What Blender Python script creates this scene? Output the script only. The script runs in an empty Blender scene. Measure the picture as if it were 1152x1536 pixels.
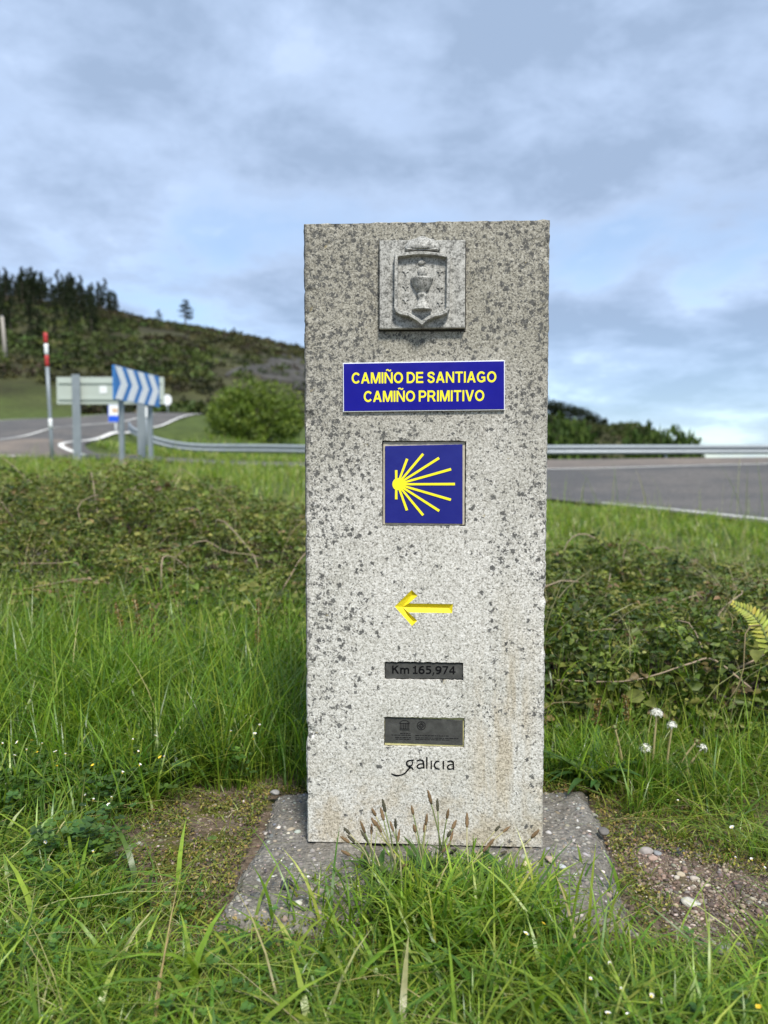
import bpy, bmesh, math
import numpy as np
from mathutils import Vector, Matrix
R = math.radians
rng = np.random.default_rng(7)
scene = bpy.context.scene
COL = scene.collection

# ------------------------------------------------------------------ camera
F = 1154.0                      # focal length in photo pixels (photo 1152 x 1536)
PITCH = R(3.2); CAMZ = 0.60
cam_d = bpy.data.cameras.new('camera'); cam = bpy.data.objects.new('camera', cam_d); COL.objects.link(cam)
cam_d.sensor_fit = 'VERTICAL'; cam_d.sensor_height = 36.0; cam_d.lens = 36.0 * F / 1536
cam.location = (0, 0, CAMZ); cam.rotation_euler = (math.pi/2 - PITCH, 0, 0)
cam_d.clip_start = 0.05; cam_d.clip_end = 9000
cam_d.dof.use_dof = True; cam_d.dof.focus_distance = 1.2; cam_d.dof.aperture_fstop = cam_d.lens / 6.4
scene.camera = cam

# ------------------------------------------------------------------ sun, sky, exposure
SUN = Vector((0.17, -0.62, 0.86)).normalized()
sun_el = math.asin(SUN.z); sun_az = math.atan2(SUN.x, SUN.y)
sd = bpy.data.lights.new('sun', 'SUN'); sd.energy = 2.9; sd.angle = R(11); sd.color = (1.0, 0.95, 0.87)
so = bpy.data.objects.new('sun', sd); COL.objects.link(so)
so.rotation_euler = SUN.to_track_quat('Z', 'Y').to_euler()
scene.view_settings.view_transform = 'Standard'; scene.view_settings.look = 'None'
scene.view_settings.exposure = 0.85; scene.view_settings.gamma = 1.0

world = bpy.data.worlds.new('World'); scene.world = world; world.use_nodes = True

class NT:
    """tiny node-tree helper"""
    def __init__(s, tree): s.t = tree; s.t.nodes.clear()
    def n(s, typ, **kw):
        nd = s.t.nodes.new(typ)
        for k, v in kw.items():
            if k.startswith('i_'):
                key = k[2:]; key = int(key) if key.isdigit() else key.replace('_', ' ')
                if hasattr(v, 'is_linked') or isinstance(v, bpy.types.NodeSocket): s.t.links.new(v, nd.inputs[key])
                else: nd.inputs[key].default_value = v
            else: setattr(nd, k, v)
        return nd
    def link(s, a, b): s.t.links.new(a, b)
    def math(s, op, a, b=0.5, c=0.0, clamp=False):
        nd = s.t.nodes.new('ShaderNodeMath'); nd.operation = op; nd.use_clamp = clamp
        for i, v in enumerate((a, b, c)):
            if isinstance(v, bpy.types.NodeSocket): s.link(v, nd.inputs[i])
            else: nd.inputs[i].default_value = v
        return nd.outputs[0]
    def mix(s, fac, a, b, blend='MIX'):
        nd = s.t.nodes.new('ShaderNodeMix'); nd.data_type = 'RGBA'; nd.blend_type = blend; nd.clamp_factor = True
        for i, v in ((0, fac), (6, a), (7, b)):
            if isinstance(v, bpy.types.NodeSocket): s.link(v, nd.inputs[i])
            else: nd.inputs[i].default_value = v if i == 0 else (*v[:3], 1)
        return nd.outputs[2]
    def ramp(s, fac, stops, interp='LINEAR'):
        nd = s.t.nodes.new('ShaderNodeValToRGB'); r = nd.color_ramp; r.interpolation = interp
        while len(r.elements) < len(stops): r.elements.new(0.5)
        for e, (p, c) in zip(r.elements, stops):
            e.position = p; e.color = (c, c, c, 1) if isinstance(c, (int, float)) else (*c, 1)
        s.link(fac, nd.inputs[0]); return nd.outputs[0]
    def noise(s, vec, scale, detail=4, rough=0.55, dist=0.0):
        nd = s.n('ShaderNodeTexNoise'); nd.inputs['Scale'].default_value = scale; nd.inputs['Detail'].default_value = detail
        nd.inputs['Roughness'].default_value = rough; nd.inputs['Distortion'].default_value = dist
        s.link(vec, nd.inputs['Vector']); return nd.outputs['Fac']
    def maprange(s, v, a, b, c=0.0, d=1.0, smooth=True):
        nd = s.n('ShaderNodeMapRange'); nd.interpolation_type = 'SMOOTHSTEP' if smooth else 'LINEAR'
        s.link(v, nd.inputs[0])
        for i, x in enumerate((a, b, c, d)): nd.inputs[i+1].default_value = x
        return nd.outputs[0]

w = NT(world.node_tree)
tc = w.n('ShaderNodeTexCoord'); D = tc.outputs['Generated']
sep = w.n('ShaderNodeSeparateXYZ', i_0=D)
nish = w.n('ShaderNodeTexSky', sky_type='NISHITA', sun_disc=False, sun_elevation=sun_el, sun_rotation=sun_az, altitude=800)
zz = w.math('ADD', w.math('MAXIMUM', sep.outputs[2], 0.0), 0.22)
cv = w.n('ShaderNodeCombineXYZ', i_0=w.math('DIVIDE', sep.outputs[0], zz), i_1=w.math('DIVIDE', sep.outputs[1], zz), i_2=6.2)
big = w.noise(cv.outputs[0], 0.62, 2, 0.5, 0.2)
med = w.noise(cv.outputs[0], 1.5, 7, 0.55, 0.25)
fine = w.noise(cv.outputs[0], 3.6, 8, 0.6, 0.15)
dens = w.math('ADD', w.math('MULTIPLY', big, 0.50), w.math('ADD', w.math('MULTIPLY', med, 0.45), w.math('MULTIPLY', fine, 0.22)))
cover = w.maprange(dens, 0.50, 0.60)
shade = w.math('ADD', w.math('MULTIPLY', big, 0.35), w.math('ADD', w.math('MULTIPLY', med, 0.42), w.math('MULTIPLY', fine, 0.30)))
cloud = w.ramp(shade, [(0.42, (0.62, 0.70, 0.82)), (0.465, (0.46, 0.55, 0.70)), (0.52, (0.31, 0.395, 0.545)), (0.60, (0.215, 0.285, 0.405))])
blue = w.mix(1.0, nish.outputs[0], (0.088, 0.097, 0.101), 'MULTIPLY')
low = w.maprange(sep.outputs[2], 0.03, 0.26, 0.62, 1.0)
skyc = w.mix(w.math('MULTIPLY', w.math('ADD', w.math('MULTIPLY', cover, 0.70), 0.30), low), blue, cloud)
bg = w.n('ShaderNodeBackground', i_0=skyc, i_1=1.0)
w.link(bg.outputs[0], w.n('ShaderNodeOutputWorld').inputs[0])

# ------------------------------------------------------------------ photo pixel -> place
CT, ST = math.cos(PITCH), math.sin(PITCH)
def pray(px, py):
    a = (px - 576) / F; b = (768 - py) / F
    return np.array([a, CT + b * ST, -ST + b * CT])
def at_depth(px, py, y):
    r = pray(px, py); return np.array([0, 0, CAMZ]) + r * (y / r[1])
def on_level(px, py, z=0.0):
    r = pray(px, py); return np.array([0, 0, CAMZ]) + r * ((z - CAMZ) / r[2])

# ------------------------------------------------------------------ numpy noise, mesh helpers
def _hash(ix, iy, seed):
    h = (ix * 374761393 + iy * 668265263 + seed * 1442695041) & 0xffffffff
    h = ((h ^ (h >> 13)) * 1274126177) & 0xffffffff
    return ((h ^ (h >> 16)) & 0xffff) / 65535.0
def vnoise(x, y, seed=0):
    x = np.asarray(x, float); y = np.asarray(y, float)
    ix = np.floor(x).astype(np.int64); iy = np.floor(y).astype(np.int64)
    fx = x - ix; fy = y - iy; fx = fx*fx*(3-2*fx); fy = fy*fy*(3-2*fy)
    a = _hash(ix, iy, seed); b = _hash(ix+1, iy, seed); c = _hash(ix, iy+1, seed); d = _hash(ix+1, iy+1, seed)
    return (a*(1-fx)+b*fx)*(1-fy) + (c*(1-fx)+d*fx)*fy
def fbm(x, y, seed=0, oct=4):
    t = 0; amp = 0.5; s = 0
    for o in range(oct):
        t = t + amp * vnoise(np.asarray(x)*2**o, np.asarray(y)*2**o, seed+o*17); s += amp; amp *= 0.5
    return t / s
def sstep(a, b, x):
    t = np.clip((np.asarray(x, float)-a)/(b-a), 0, 1); return t*t*(3-2*t)

def link(o, parent=None):
    COL.objects.link(o)
    if parent is not None: o.parent = parent
    return o
def tag(o, label=None, cat=None, group=None, kind=None):
    for k, v in (('label', label), ('category', cat), ('group', group), ('kind', kind)):
        if v: o[k] = v
    return o
def empty(name, loc=(0, 0, 0), rz=0.0):
    o = bpy.data.objects.new(name, None); o.location = loc; o.rotation_euler = (0, 0, rz); o.empty_display_size = 0.05
    COL.objects.link(o); return o
def mesh_np(name, V, faces, mat, cols=None, smooth=False, parent=None):
    """V (n,3); faces: list of (m,k) int arrays of k-gons; cols (n,3) per vertex"""
    me = bpy.data.meshes.new(name)
    V = np.asarray(V, np.float32); me.vertices.add(len(V)); me.vertices.foreach_set('co', V.ravel())
    idx = np.concatenate([f.ravel() for f in faces]).astype(np.int32)
    tot = np.concatenate([np.full(len(f), f.shape[1], np.int32) for f in faces])
    st = np.concatenate([[0], np.cumsum(tot)[:-1]]).astype(np.int32)
    me.loops.add(len(idx)); me.loops.foreach_set('vertex_index', idx)
    me.polygons.add(len(tot)); me.polygons.foreach_set('loop_start', st); me.polygons.foreach_set('loop_total', tot)
    if smooth: me.polygons.foreach_set('use_smooth', np.ones(len(tot), bool))
    if cols is not None:
        a = me.color_attributes.new('Col', 'FLOAT_COLOR', 'POINT')
        c = np.ones((len(V), 4), np.float32); c[:, :3] = cols; a.data.foreach_set('color', c.ravel())
    me.update(calc_edges=True); me.validate()
    o = bpy.data.objects.new(name, me)
    if mat is not None: me.materials.append(mat)
    return link(o, parent)
def bm_obj(name, bm, mat, parent=None, smooth=False):
    me = bpy.data.meshes.new(name); bmesh.ops.recalc_face_normals(bm, faces=bm.faces[:]); bm.to_mesh(me); bm.free()
    if smooth:
        for p in me.polygons: p.use_smooth = True
    for m in (mat if isinstance(mat, (list, tuple)) else [mat]): me.materials.append(m)
    return link(bpy.data.objects.new(name, me), parent)
def box(bm, c, s, bevel=0.0, rz=0.0, rx=0.0):
    r = bmesh.ops.create_cube(bm, size=1.0); vs = r['verts']
    bmesh.ops.scale(bm, vec=s, verts=vs)
    if bevel:
        es = list({e for v in vs for e in v.link_edges})
        vs = list({v for f in bmesh.ops.bevel(bm, geom=es, offset=bevel, segments=2, affect='EDGES', profile=0.5)['faces'] for v in f.verts} | {v for v in vs if v.is_valid})
    if rx: bmesh.ops.rotate(bm, cent=(0, 0, 0), matrix=Matrix.Rotation(rx, 3, 'X'), verts=vs)
    if rz: bmesh.ops.rotate(bm, cent=(0, 0, 0), matrix=Matrix.Rotation(rz, 3, 'Z'), verts=vs)
    bmesh.ops.translate(bm, vec=c, verts=vs); return vs
def tube_arrays(P, rad, sides=6, cap=True):
    P = np.asarray(P, float); n = len(P); rad = np.broadcast_to(rad, (n,)).astype(float)
    T = np.gradient(P, axis=0); T /= np.linalg.norm(T, axis=1)[:, None] + 1e-12
    ref = np.array([0, 0, 1.0]) if abs(T[:, 2]).mean() < 0.8 else np.array([0, 1.0, 0])
    A = np.cross(T, ref); A /= np.linalg.norm(A, axis=1)[:, None] + 1e-12; B = np.cross(T, A)
    an = np.linspace(0, 2*math.pi, sides, endpoint=False)
    V = P[:, None, :] + rad[:, None, None]*(np.cos(an)[None, :, None]*A[:, None, :] + np.sin(an)[None, :, None]*B[:, None, :])
    i = np.arange(n-1)[:, None]*sides; j = np.arange(sides)[None, :]; k = (j+1) % sides
    Q = np.stack([i+j, i+k, i+sides+k, i+sides+j], -1).reshape(-1, 4)
    V = V.reshape(-1, 3); fs = [Q]
    if cap:
        V = np.vstack([V, P[0], P[-1]]); a = n*sides; jj = np.arange(sides); kk = (jj+1) % sides
        fs.append(np.vstack([np.stack([kk, jj, np.full(sides, a)], -1), np.stack([jj+(n-1)*sides, kk+(n-1)*sides, np.full(sides, a+1)], -1)]))
    return V, fs
def tube(name, P, rad, mat, parent=None, sides=6):
    V, fs = tube_arrays(P, rad, sides); return mesh_np(name, V, fs, mat, smooth=True, parent=parent)
def curve_pts(pts, n=16):
    """Catmull-Rom through pts"""
    p = np.asarray(pts, float); p = np.vstack([2*p[0]-p[1], p, 2*p[-1]-p[-2]]); out = []
    segs = len(p)-3
    for s in np.linspace(0, segs, n):
        i = min(int(s), segs-1); t = s-i; a, b, c, d = p[i:i+4]
        out.append(0.5*((2*b)+(-a+c)*t+(2*a-5*b+4*c-d)*t*t+(-a+3*b-3*c+d)*t**3))
    return np.array(out)
def copy_tree(o, parent=None):
    c = o.copy(); COL.objects.link(c); c.parent = parent
    for ch in list(o.children): copy_tree(ch, c)
    return c

# ------------------------------------------------------------------ materials
def mat(name):
    m = bpy.data.materials.new(name); m.use_nodes = True; return m, NT(m.node_tree)
def finish(t, bsdf, disp=None):
    o = t.n('ShaderNodeOutputMaterial'); t.link(bsdf, o.inputs[0])
def principled(t, col, rough=0.6, normal=None, metal=0.0, spec=0.5):
    p = t.n('ShaderNodeBsdfPrincipled')
    for k, v in (('Base Color', col), ('Roughness', rough), ('Metallic', metal), ('Specular IOR Level', spec)):
        if isinstance(v, bpy.types.NodeSocket): t.link(v, p.inputs[k])
        else: p.inputs[k].default_value = (*v[:3], 1) if k == 'Base Color' else v
    if normal is not None: t.link(normal, p.inputs['Normal'])
    return p.outputs[0]
def bump(t, h, strength, dist, prev=None):
    b = t.n('ShaderNodeBump', i_Strength=strength, i_Distance=dist, i_Height=h)
    if prev is not None: t.link(prev, b.inputs['Normal'])
    return b.outputs[0]
def simple(name, col, rough=0.6, metal=0.0, var=0.18, scale=30.0, spec=0.5):
    m, t = mat(name); P = t.n('ShaderNodeTexCoord').outputs['Object']
    f = t.noise(P, scale, 4, 0.6)
    c = t.mix(f, tuple(x*(1-var) for x in col), tuple(min(1, x*(1+var)) for x in col))
    r = t.maprange(f, 0.3, 0.7, max(0.05, rough-0.1), min(1, rough+0.1))
    finish(t, principled(t, c, r, None, metal, spec)); return m
def foliage(name, trans=0.35, rough=0.5, spec=0.35):
    m, t = mat(name); a = t.n('ShaderNodeAttribute', attribute_name='Col')
    P = t.n('ShaderNodeTexCoord').outputs['Object']; f = t.noise(P, 60.0, 3, 0.6)
    c = t.mix(t.maprange(f, 0.25, 0.75, 0.0, 1.0), a.outputs[0], t.mix(1.0, a.outputs[0], (0.62, 0.66, 0.6), 'MULTIPLY'))
    p = principled(t, c, rough, None, 0, spec)
    tr = t.n('ShaderNodeBsdfTranslucent'); t.link(t.mix(1.0, c, (1.5, 1.55, 0.7), 'MULTIPLY'), tr.inputs[0])
    mx = t.n('ShaderNodeMixShader', i_0=trans); t.link(p, mx.inputs[1]); t.link(tr.outputs[0], mx.inputs[2])
    finish(t, mx.outputs[0]); return m

M_grass = foliage('grass_blade', 0.42, 0.36, 0.5)
M_leaf = foliage('leaf', 0.25, 0.5, 0.35)
M_far = foliage('far_leaf', 0.15, 0.7, 0.2)
M_vcol, t = mat('vertex_matte'); a = t.n('ShaderNodeAttribute', attribute_name='Col'); finish(t, principled(t, a.outputs[0], 0.8, None, 0, 0.3))

def stone_material(name, emblem=False):
    m, t = mat(name); P = t.n('ShaderNodeTexCoord').outputs['Object']
    s = t.n('ShaderNodeSeparateXYZ', i_0=P); X, Z = s.outputs[0], s.outputs[2]
    if emblem:  # parts share the marker's frame, their object coordinates equal the marker's
        pass
    g1 = t.noise(P, 330, 3, 0.7); g2 = t.noise(P, 150, 3, 0.6); g3 = t.noise(P, 620, 2, 0.6)
    vc = t.n('ShaderNodeTexVoronoi', i_Scale=400.0); t.link(P, vc.inputs['Vector']); cr = t.n('ShaderNodeSeparateColor', i_0=vc.outputs['Color']).outputs[0]
    grain = t.math('ADD', t.math('ADD', t.math('MULTIPLY', g1, 0.48), t.math('MULTIPLY', cr, 0.13)), t.math('ADD', t.math('MULTIPLY', g2, 0.20), t.math('MULTIPLY', g3, 0.22)))
    lowf = t.noise(P, 7, 4, 0.6)
    up = t.maprange(t.math('ADD', Z, t.math('MULTIPLY', t.math('SUBTRACT', lowf, 0.5), 0.35)), 0.42, 0.86)
    clean = t.ramp(grain, [(0.39, (0.20, 0.19, 0.165)), (0.46, (0.43, 0.414, 0.37)), (0.53, (0.60, 0.584, 0.535)), (0.64, (0.78, 0.767, 0.725))])
    old = t.ramp(grain, [(0.40, (0.09, 0.085, 0.068)), (0.46, (0.215, 0.203, 0.163)), (0.54, (0.325, 0.308, 0.25)), (0.65, (0.47, 0.452, 0.385))])
    c = t.mix(t.math('ADD', t.math('MULTIPLY', up, 0.86), 0.08), clean, old)
    c = t.mix(t.maprange(t.noise(P, 10, 5, 0.65), 0.42, 0.68, 0.0, 0.45), c, t.mix(1.0, c, (0.72, 0.72, 0.68), 'MULTIPLY'))
    # ochre run-off stains low on the right-hand side and at the very foot
    sv = t.n('ShaderNodeMapping', i_Scale=(1, 1, 0.16)); t.link(P, sv.inputs[0])
    streak = t.noise(sv.outputs[0], 26, 5, 0.65)
    mx = t.math('MULTIPLY', t.maprange(X, 0.055, 0.10), t.maprange(X, 0.19, 0.15))
    band = t.math('MULTIPLY', mx, t.math('MULTIPLY', t.maprange(Z, 0.46, 0.22), t.maprange(streak, 0.42, 0.62)))
    foot = t.math('MULTIPLY', t.maprange(Z, 0.17, 0.04), t.maprange(t.noise(P, 18, 4, 0.65), 0.42, 0.62))
    stain = t.math('MAXIMUM', t.math('MULTIPLY', band, 0.5), t.math('MULTIPLY', foot, 0.45))
    c = t.mix(stain, c, t.mix(1.0, c, (0.68, 0.54, 0.32), 'MULTIPLY'))
    # dark lichen: ragged round thalli, thick at the top and down the left edge, few on the clean middle
    lb = t.noise(P, 12, 4, 0.65); lc = t.noise(P, 240, 4, 0.65)
    side = t.math('MAXIMUM', t.maprange(X, -0.04, -0.18), t.math('MULTIPLY', t.maprange(X, 0.07, 0.18), 0.6))
    dn = t.math('ADD', t.math('MULTIPLY', t.maprange(Z, 0.35, 0.98, 0, 1, False), 0.60), t.math('MULTIPLY', side, 0.55))
    dn = t.math('ADD', dn, t.math('MULTIPLY', t.math('SUBTRACT', lb, 0.53), 3.0))
    dn = t.math('MULTIPLY', t.math('ADD', dn, 0.06), t.maprange(Z, 0.05, 0.24))
    wn = t.n('ShaderNodeTexNoise'); wn.inputs['Scale'].default_value = 170; wn.inputs['Detail'].default_value = 4; wn.inputs['Roughness'].default_value = 0.65; t.link(P, wn.inputs['Vector'])
    wv = t.n('ShaderNodeVectorMath', operation='MULTIPLY_ADD'); t.link(wn.outputs['Color'], wv.inputs[0]); wv.inputs[1].default_value = (.016, .016, .016); t.link(P, wv.inputs[2])
    lich = None
    for sc_l, lo_, hi_, bias in ((62, .16, .36, 0.0), (118, .20, .40, 0.08), (215, .22, .36, 0.02)):
        vn = t.n('ShaderNodeTexVoronoi', i_Scale=float(sc_l)); t.link(wv.outputs[0], vn.inputs['Vector']); sp_ = t.n('ShaderNodeSeparateColor', i_0=vn.outputs['Color'])
        rad_ = t.maprange(sp_.outputs[1], 0, 1, lo_, hi_, False)
        inside_ = t.maprange(t.math('SUBTRACT', rad_, vn.outputs['Distance']), -0.03, 0.05)
        here = t.maprange(t.math('SUBTRACT', t.math('ADD', dn, bias), sp_.outputs[0]), -0.02, 0.02)
        k_ = t.math('MULTIPLY', inside_, here); lich = k_ if lich is None else t.math('MAXIMUM', lich, k_)
    la = t.noise(P, 88, 6, 0.7, 0.3)
    lich = t.math('MAXIMUM', lich, t.maprange(t.math('ADD', la, t.math('MULTIPLY', t.math('MINIMUM', dn, 0.62), 0.19)), 0.672, 0.705))
    edge = t.math('MULTIPLY', t.maprange(X, -0.178, -0.19), t.maprange(t.noise(P, 60, 5, 0.7), 0.42, 0.52))
    lich = t.math('MAXIMUM', lich, t.math('MULTIPLY', edge, t.maprange(Z, 0.15, 0.4)))
    lcol = t.ramp(lc, [(0.36, (0.040, 0.040, 0.038)), (0.52, (0.085, 0.085, 0.080)), (0.68, (0.17, 0.168, 0.157))])
    c = t.mix(t.math('MULTIPLY', lich, 0.92), c, lcol)
    speck = t.math('MULTIPLY', t.maprange(t.noise(P, 210, 4, 0.7), 0.61, 0.66), t.maprange(t.math('ADD', up, t.math('MULTIPLY', side, 0.5)), 0.0, 0.9, 0.25, 0.75))
    c = t.mix(speck, c, (0.075, 0.073, 0.066))
    # yellow crust here and there
    yl = t.maprange(t.math('ADD', t.noise(P, 48, 5, 0.6), t.math('MULTIPLY', up, 0.03)), 0.70, 0.73)
    c = t.mix(t.math('MULTIPLY', yl, 0.55), c, (0.30, 0.24, 0.10))
    n1 = bump(t, grain, 0.8, 0.0014)
    n2 = bump(t, g2, 0.5, 0.002, n1)
    finish(t, principled(t, c, 0.85, n2, 0, 0.25)); return m
M_granite = stone_material('granite')
M_emblem, t = mat('emblem_granite')
P = t.n('ShaderNodeTexCoord').outputs['Object']; g1 = t.noise(P, 380, 3, 0.7); g2 = t.noise(P, 120, 4, 0.6)
gr = t.math('ADD', t.math('MULTIPLY', g1, 0.6), t.math('MULTIPLY', g2, 0.45))
c = t.ramp(gr, [(0.40, (0.10, 0.10, 0.093)), (0.50, (0.30, 0.296, 0.27)), (0.58, (0.44, 0.435, 0.40)), (0.7, (0.60, 0.595, 0.555))])
lm = t.maprange(t.noise(P, 130, 5, 0.7, 0.2), 0.58, 0.63)
c = t.mix(t.math('MULTIPLY', lm, 0.75), c, (0.075, 0.078, 0.07))
finish(t, principled(t, c, 0.88, bump(t, gr, 0.5, 0.0010), 0, 0.25))

M_blue, t = mat('blue_enamel'); P = t.n('ShaderNodeTexCoord').outputs['Object']
c = t.mix(t.noise(P, 35, 4, 0.6), (0.004, 0.003, 0.20), (0.009, 0.008, 0.27))
finish(t, principled(t, c, t.maprange(t.noise(P, 60, 5, 0.7), 0.3, 0.7, 0.28, 0.50), None, 0, 0.22))
M_tileblue, t = mat('blue_ceramic'); P = t.n('ShaderNodeTexCoord').outputs['Object']
c = t.mix(t.noise(P, 25, 4, 0.6), (0.008, 0.011, 0.155), (0.02, 0.025, 0.215))
finish(t, principled(t, c, 0.24, bump(t, t.noise(P, 40, 3), 0.2, 0.002), 0, 0.3))
M_yellow = simple('yellow_print', (0.90, 0.80, 0.012), 0.45, 0, 0.05)
M_yarrow, t = mat('yellow_groove_paint'); P = t.n('ShaderNodeTexCoord').outputs['Object']
gg = t.noise(P, 300, 4, 0.7); chip = t.maprange(t.noise(P, 170, 5, 0.7), 0.64, 0.70)
c = t.mix(chip, t.mix(gg, (0.62, 0.50, 0.01), (0.90, 0.76, 0.03)), (0.5, 0.46, 0.30))
finish(t, principled(t, c, 0.6, bump(t, gg, 0.8, 0.001), 0, 0.35))
M_white = simple('white_print', (0.74, 0.76, 0.80), 0.5, 0, 0.08)
M_mortar = simple('lime_mortar', (0.46, 0.42, 0.33), 0.9, 0, 0.35, 180)
M_gap = simple('dark_joint', (0.025, 0.024, 0.02), 0.95, 0, 0.4, 150)
M_plaque, t = mat('bronze_plaque'); P = t.n('ShaderNodeTexCoord').outputs['Object']
gg = t.noise(P, 90, 5, 0.65)
c = t.ramp(gg, [(0.35, (0.062, 0.061, 0.057)), (0.6, (0.092, 0.091, 0.085)), (0.78, (0.13, 0.128, 0.12))])
finish(t, principled(t, c, 0.55, bump(t, t.noise(P, 400, 3), 0.3, 0.0006), 0.35, 0.4))
M_ink = simple('black_paint', (0.006, 0.006, 0.007), 0.85, 0, 0.3, 200, 0.08)
M_engr = simple('engraved_black', (0.012, 0.012, 0.013), 0.9, 0, 0.4, 220, 0.08)
M_lemon = simple('lime_yellow_rim', (0.50, 0.46, 0.22), 0.9, 0, 0.3, 160)

M_conc, t = mat('exposed_concrete'); P = t.n('ShaderNodeTexCoord').outputs['Object']
vo = t.n('ShaderNodeTexVoronoi', i_Scale=115.0); t.link(P, vo.inputs['Vector'])
agg = t.ramp(vo.outputs['Color'], [(0.2, (0.115, 0.107, 0.094)), (0.5, (0.205, 0.192, 0.168)), (0.75, (0.29, 0.272, 0.238)), (0.95, (0.38, 0.365, 0.33))])
big = t.noise(P, 9, 5, 0.6); cem = t.ramp(t.noise(P, 260, 4, 0.7), [(0.3, (0.11, 0.103, 0.091)), (0.7, (0.27, 0.255, 0.226))])
c = t.mix(t.maprange(vo.outputs['Distance'], 0.25, 0.45), agg, cem)
c = t.mix(t.maprange(big, 0.38, 0.65, 0.0, 0.6), c, t.mix(1.0, c, (0.50, 0.46, 0.39), 'MULTIPLY'))
mo = t.maprange(t.noise(P, 22, 5, 0.65), 0.62, 0.70)
c = t.mix(t.math('MULTIPLY', mo, 0.6), c, (0.055, 0.055, 0.018))
finish(t, principled(t, c, 0.9, bump(t, vo.outputs['Distance'], 0.9, 0.004, bump(t, t.noise(P, 300, 4, 0.7), 0.6, 0.002)), 0, 0.2))

# ground: soil near by, pasture and heath further off (by place, with noise)
M_ground, t = mat('ground'); P = t.n('ShaderNodeTexCoord').outputs['Object']
s = t.n('ShaderNodeSeparateXYZ', i_0=P)
soil = t.ramp(t.noise(P, 70, 6, 0.7), [(0.3, (0.06, 0.044, 0.03)), (0.5, (0.14, 0.104, 0.074)), (0.68, (0.23, 0.182, 0.135)), (0.8, (0.33, 0.28, 0.225))])
mossf = t.maprange(t.noise(P, 11, 5, 0.65), 0.50, 0.60)
mossf = t.math('MULTIPLY', mossf, t.maprange(t.math('ADD', s.outputs[0], t.math('MULTIPLY', t.math('SUBTRACT', t.noise(P, 4, 3), 0.5), 0.5)), 0.55, 0.40))
soil = t.mix(mossf, soil, t.ramp(t.noise(P, 150, 4, 0.7), [(0.3, (0.03, 0.035, 0.008)), (0.7, (0.15, 0.14, 0.03))]))
past = t.ramp(t.noise(P, 2.2, 6, 0.65), [(0.3, (0.035, 0.05, 0.012)), (0.6, (0.085, 0.115, 0.028)), (0.8, (0.13, 0.14, 0.05))])
heath = t.ramp(t.noise(P, 0.10, 7, 0.62), [(0.34, (0.025, 0.022, 0.013)), (0.47, (0.045, 0.044, 0.021)), (0.56, (0.068, 0.070, 0.030)), (0.68, (0.070, 0.055, 0.034))])
c = t.mix(t.maprange(s.outputs[1], 2.0, 3.2), soil, past)
c = t.mix(t.maprange(t.math('ADD', s.outputs[1], t.math('MULTIPLY', t.noise(P, 0.08, 4), 40)), 78, 110), c, heath)
finish(t, principled(t, c, 0.95, bump(t, t.noise(P, 90, 5, 0.7), 0.8, 0.01), 0, 0.15))

def asphalt(name, lo, hi):
    m, t = mat(name); P = t.n('ShaderNodeTexCoord').outputs['Object']
    c = t.mix(t.maprange(t.noise(P, 22, 7, 0.8), 0.35, 0.65), lo, hi)
    c = t.mix(t.maprange(t.noise(P, 0.5, 6, 0.65), 0.40, 0.62, 0.0, 0.8), c, t.mix(1.0, c, (1.5, 1.42, 1.32), 'MULTIPLY'))
    c = t.mix(t.maprange(t.noise(P, 2.6, 5, 0.7), 0.58, 0.66, 0.0, 0.55), c, (0.05, 0.048, 0.046))
    finish(t, principled(t, c, 0.85, bump(t, t.noise(P, 120, 3), 0.6, 0.004), 0, 0.3)); return m
M_asph = asphalt('asphalt', (0.045, 0.043, 0.041), (0.125, 0.12, 0.114))
M_asph_red = asphalt('reddish_asphalt', (0.095, 0.080, 0.067), (0.18, 0.156, 0.132))
M_paint, t = mat('road_paint'); P = t.n('ShaderNodeTexCoord').outputs['Object']
c = t.mix(t.maprange(t.noise(P, 9, 6, 0.75), 0.55, 0.68, 0.0, 0.7), (0.68, 0.67, 0.62), (0.22, 0.21, 0.20)); finish(t, principled(t, c, 0.8))
M_galv, t = mat('galvanised_steel'); P = t.n('ShaderNodeTexCoord').outputs['Object']
c = t.mix(t.noise(P, 6, 5, 0.65), (0.19, 0.22, 0.242), (0.30, 0.335, 0.355)); finish(t, principled(t, c, 0.5, None, 0.25))
M_signback = simple('sign_back_paint', (0.42, 0.47, 0.42), 0.6, 0, 0.06, 4)
M_signblue = simple('sign_blue', (0.035, 0.18, 0.48), 0.45, 0, 0.1, 5)
M_busblue = simple('bus_sign_blue', (0.01, 0.09, 0.62), 0.45, 0, 0.1, 5)
M_red = simple('red_band', (0.42, 0.022, 0.022), 0.5, 0, 0.1, 12)
M_signwhite = simple('sign_white', (0.78, 0.80, 0.80), 0.5, 0, 0.06, 5)
M_orange = simple('faded_orange', (0.62, 0.42, 0.25), 0.6)
M_wood = simple('weathered_pole', (0.34, 0.31, 0.27), 0.85, 0, 0.3, 3)
M_bark = simple('bark', (0.075, 0.060, 0.045), 0.95, 0, 0.4, 4)
M_cane = simple('dry_cane', (0.30, 0.23, 0.16), 0.8, 0, 0.35, 25)
M_canegreen = simple('living_cane', (0.17, 0.13, 0.06), 0.7, 0, 0.4, 20)
M_rock, t = mat('slate_rock'); P = t.n('ShaderNodeTexCoord').outputs['Object']
mp = t.n('ShaderNodeMapping', i_Scale=(1, 1, 2.6), i_Rotation=(0.3, 0.5, 0)); t.link(P, mp.inputs[0])
c = t.ramp(t.noise(mp.outputs[0], 0.5, 7, 0.7), [(0.36, (0.024, 0.022, 0.017)), (0.5, (0.055, 0.051, 0.042)), (0.64, (0.10, 0.093, 0.08))])
finish(t, principled(t, c, 0.9, bump(t, t.noise(mp.outputs[0], 0.8, 7, 0.7), 1.0, 0.6)))

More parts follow.
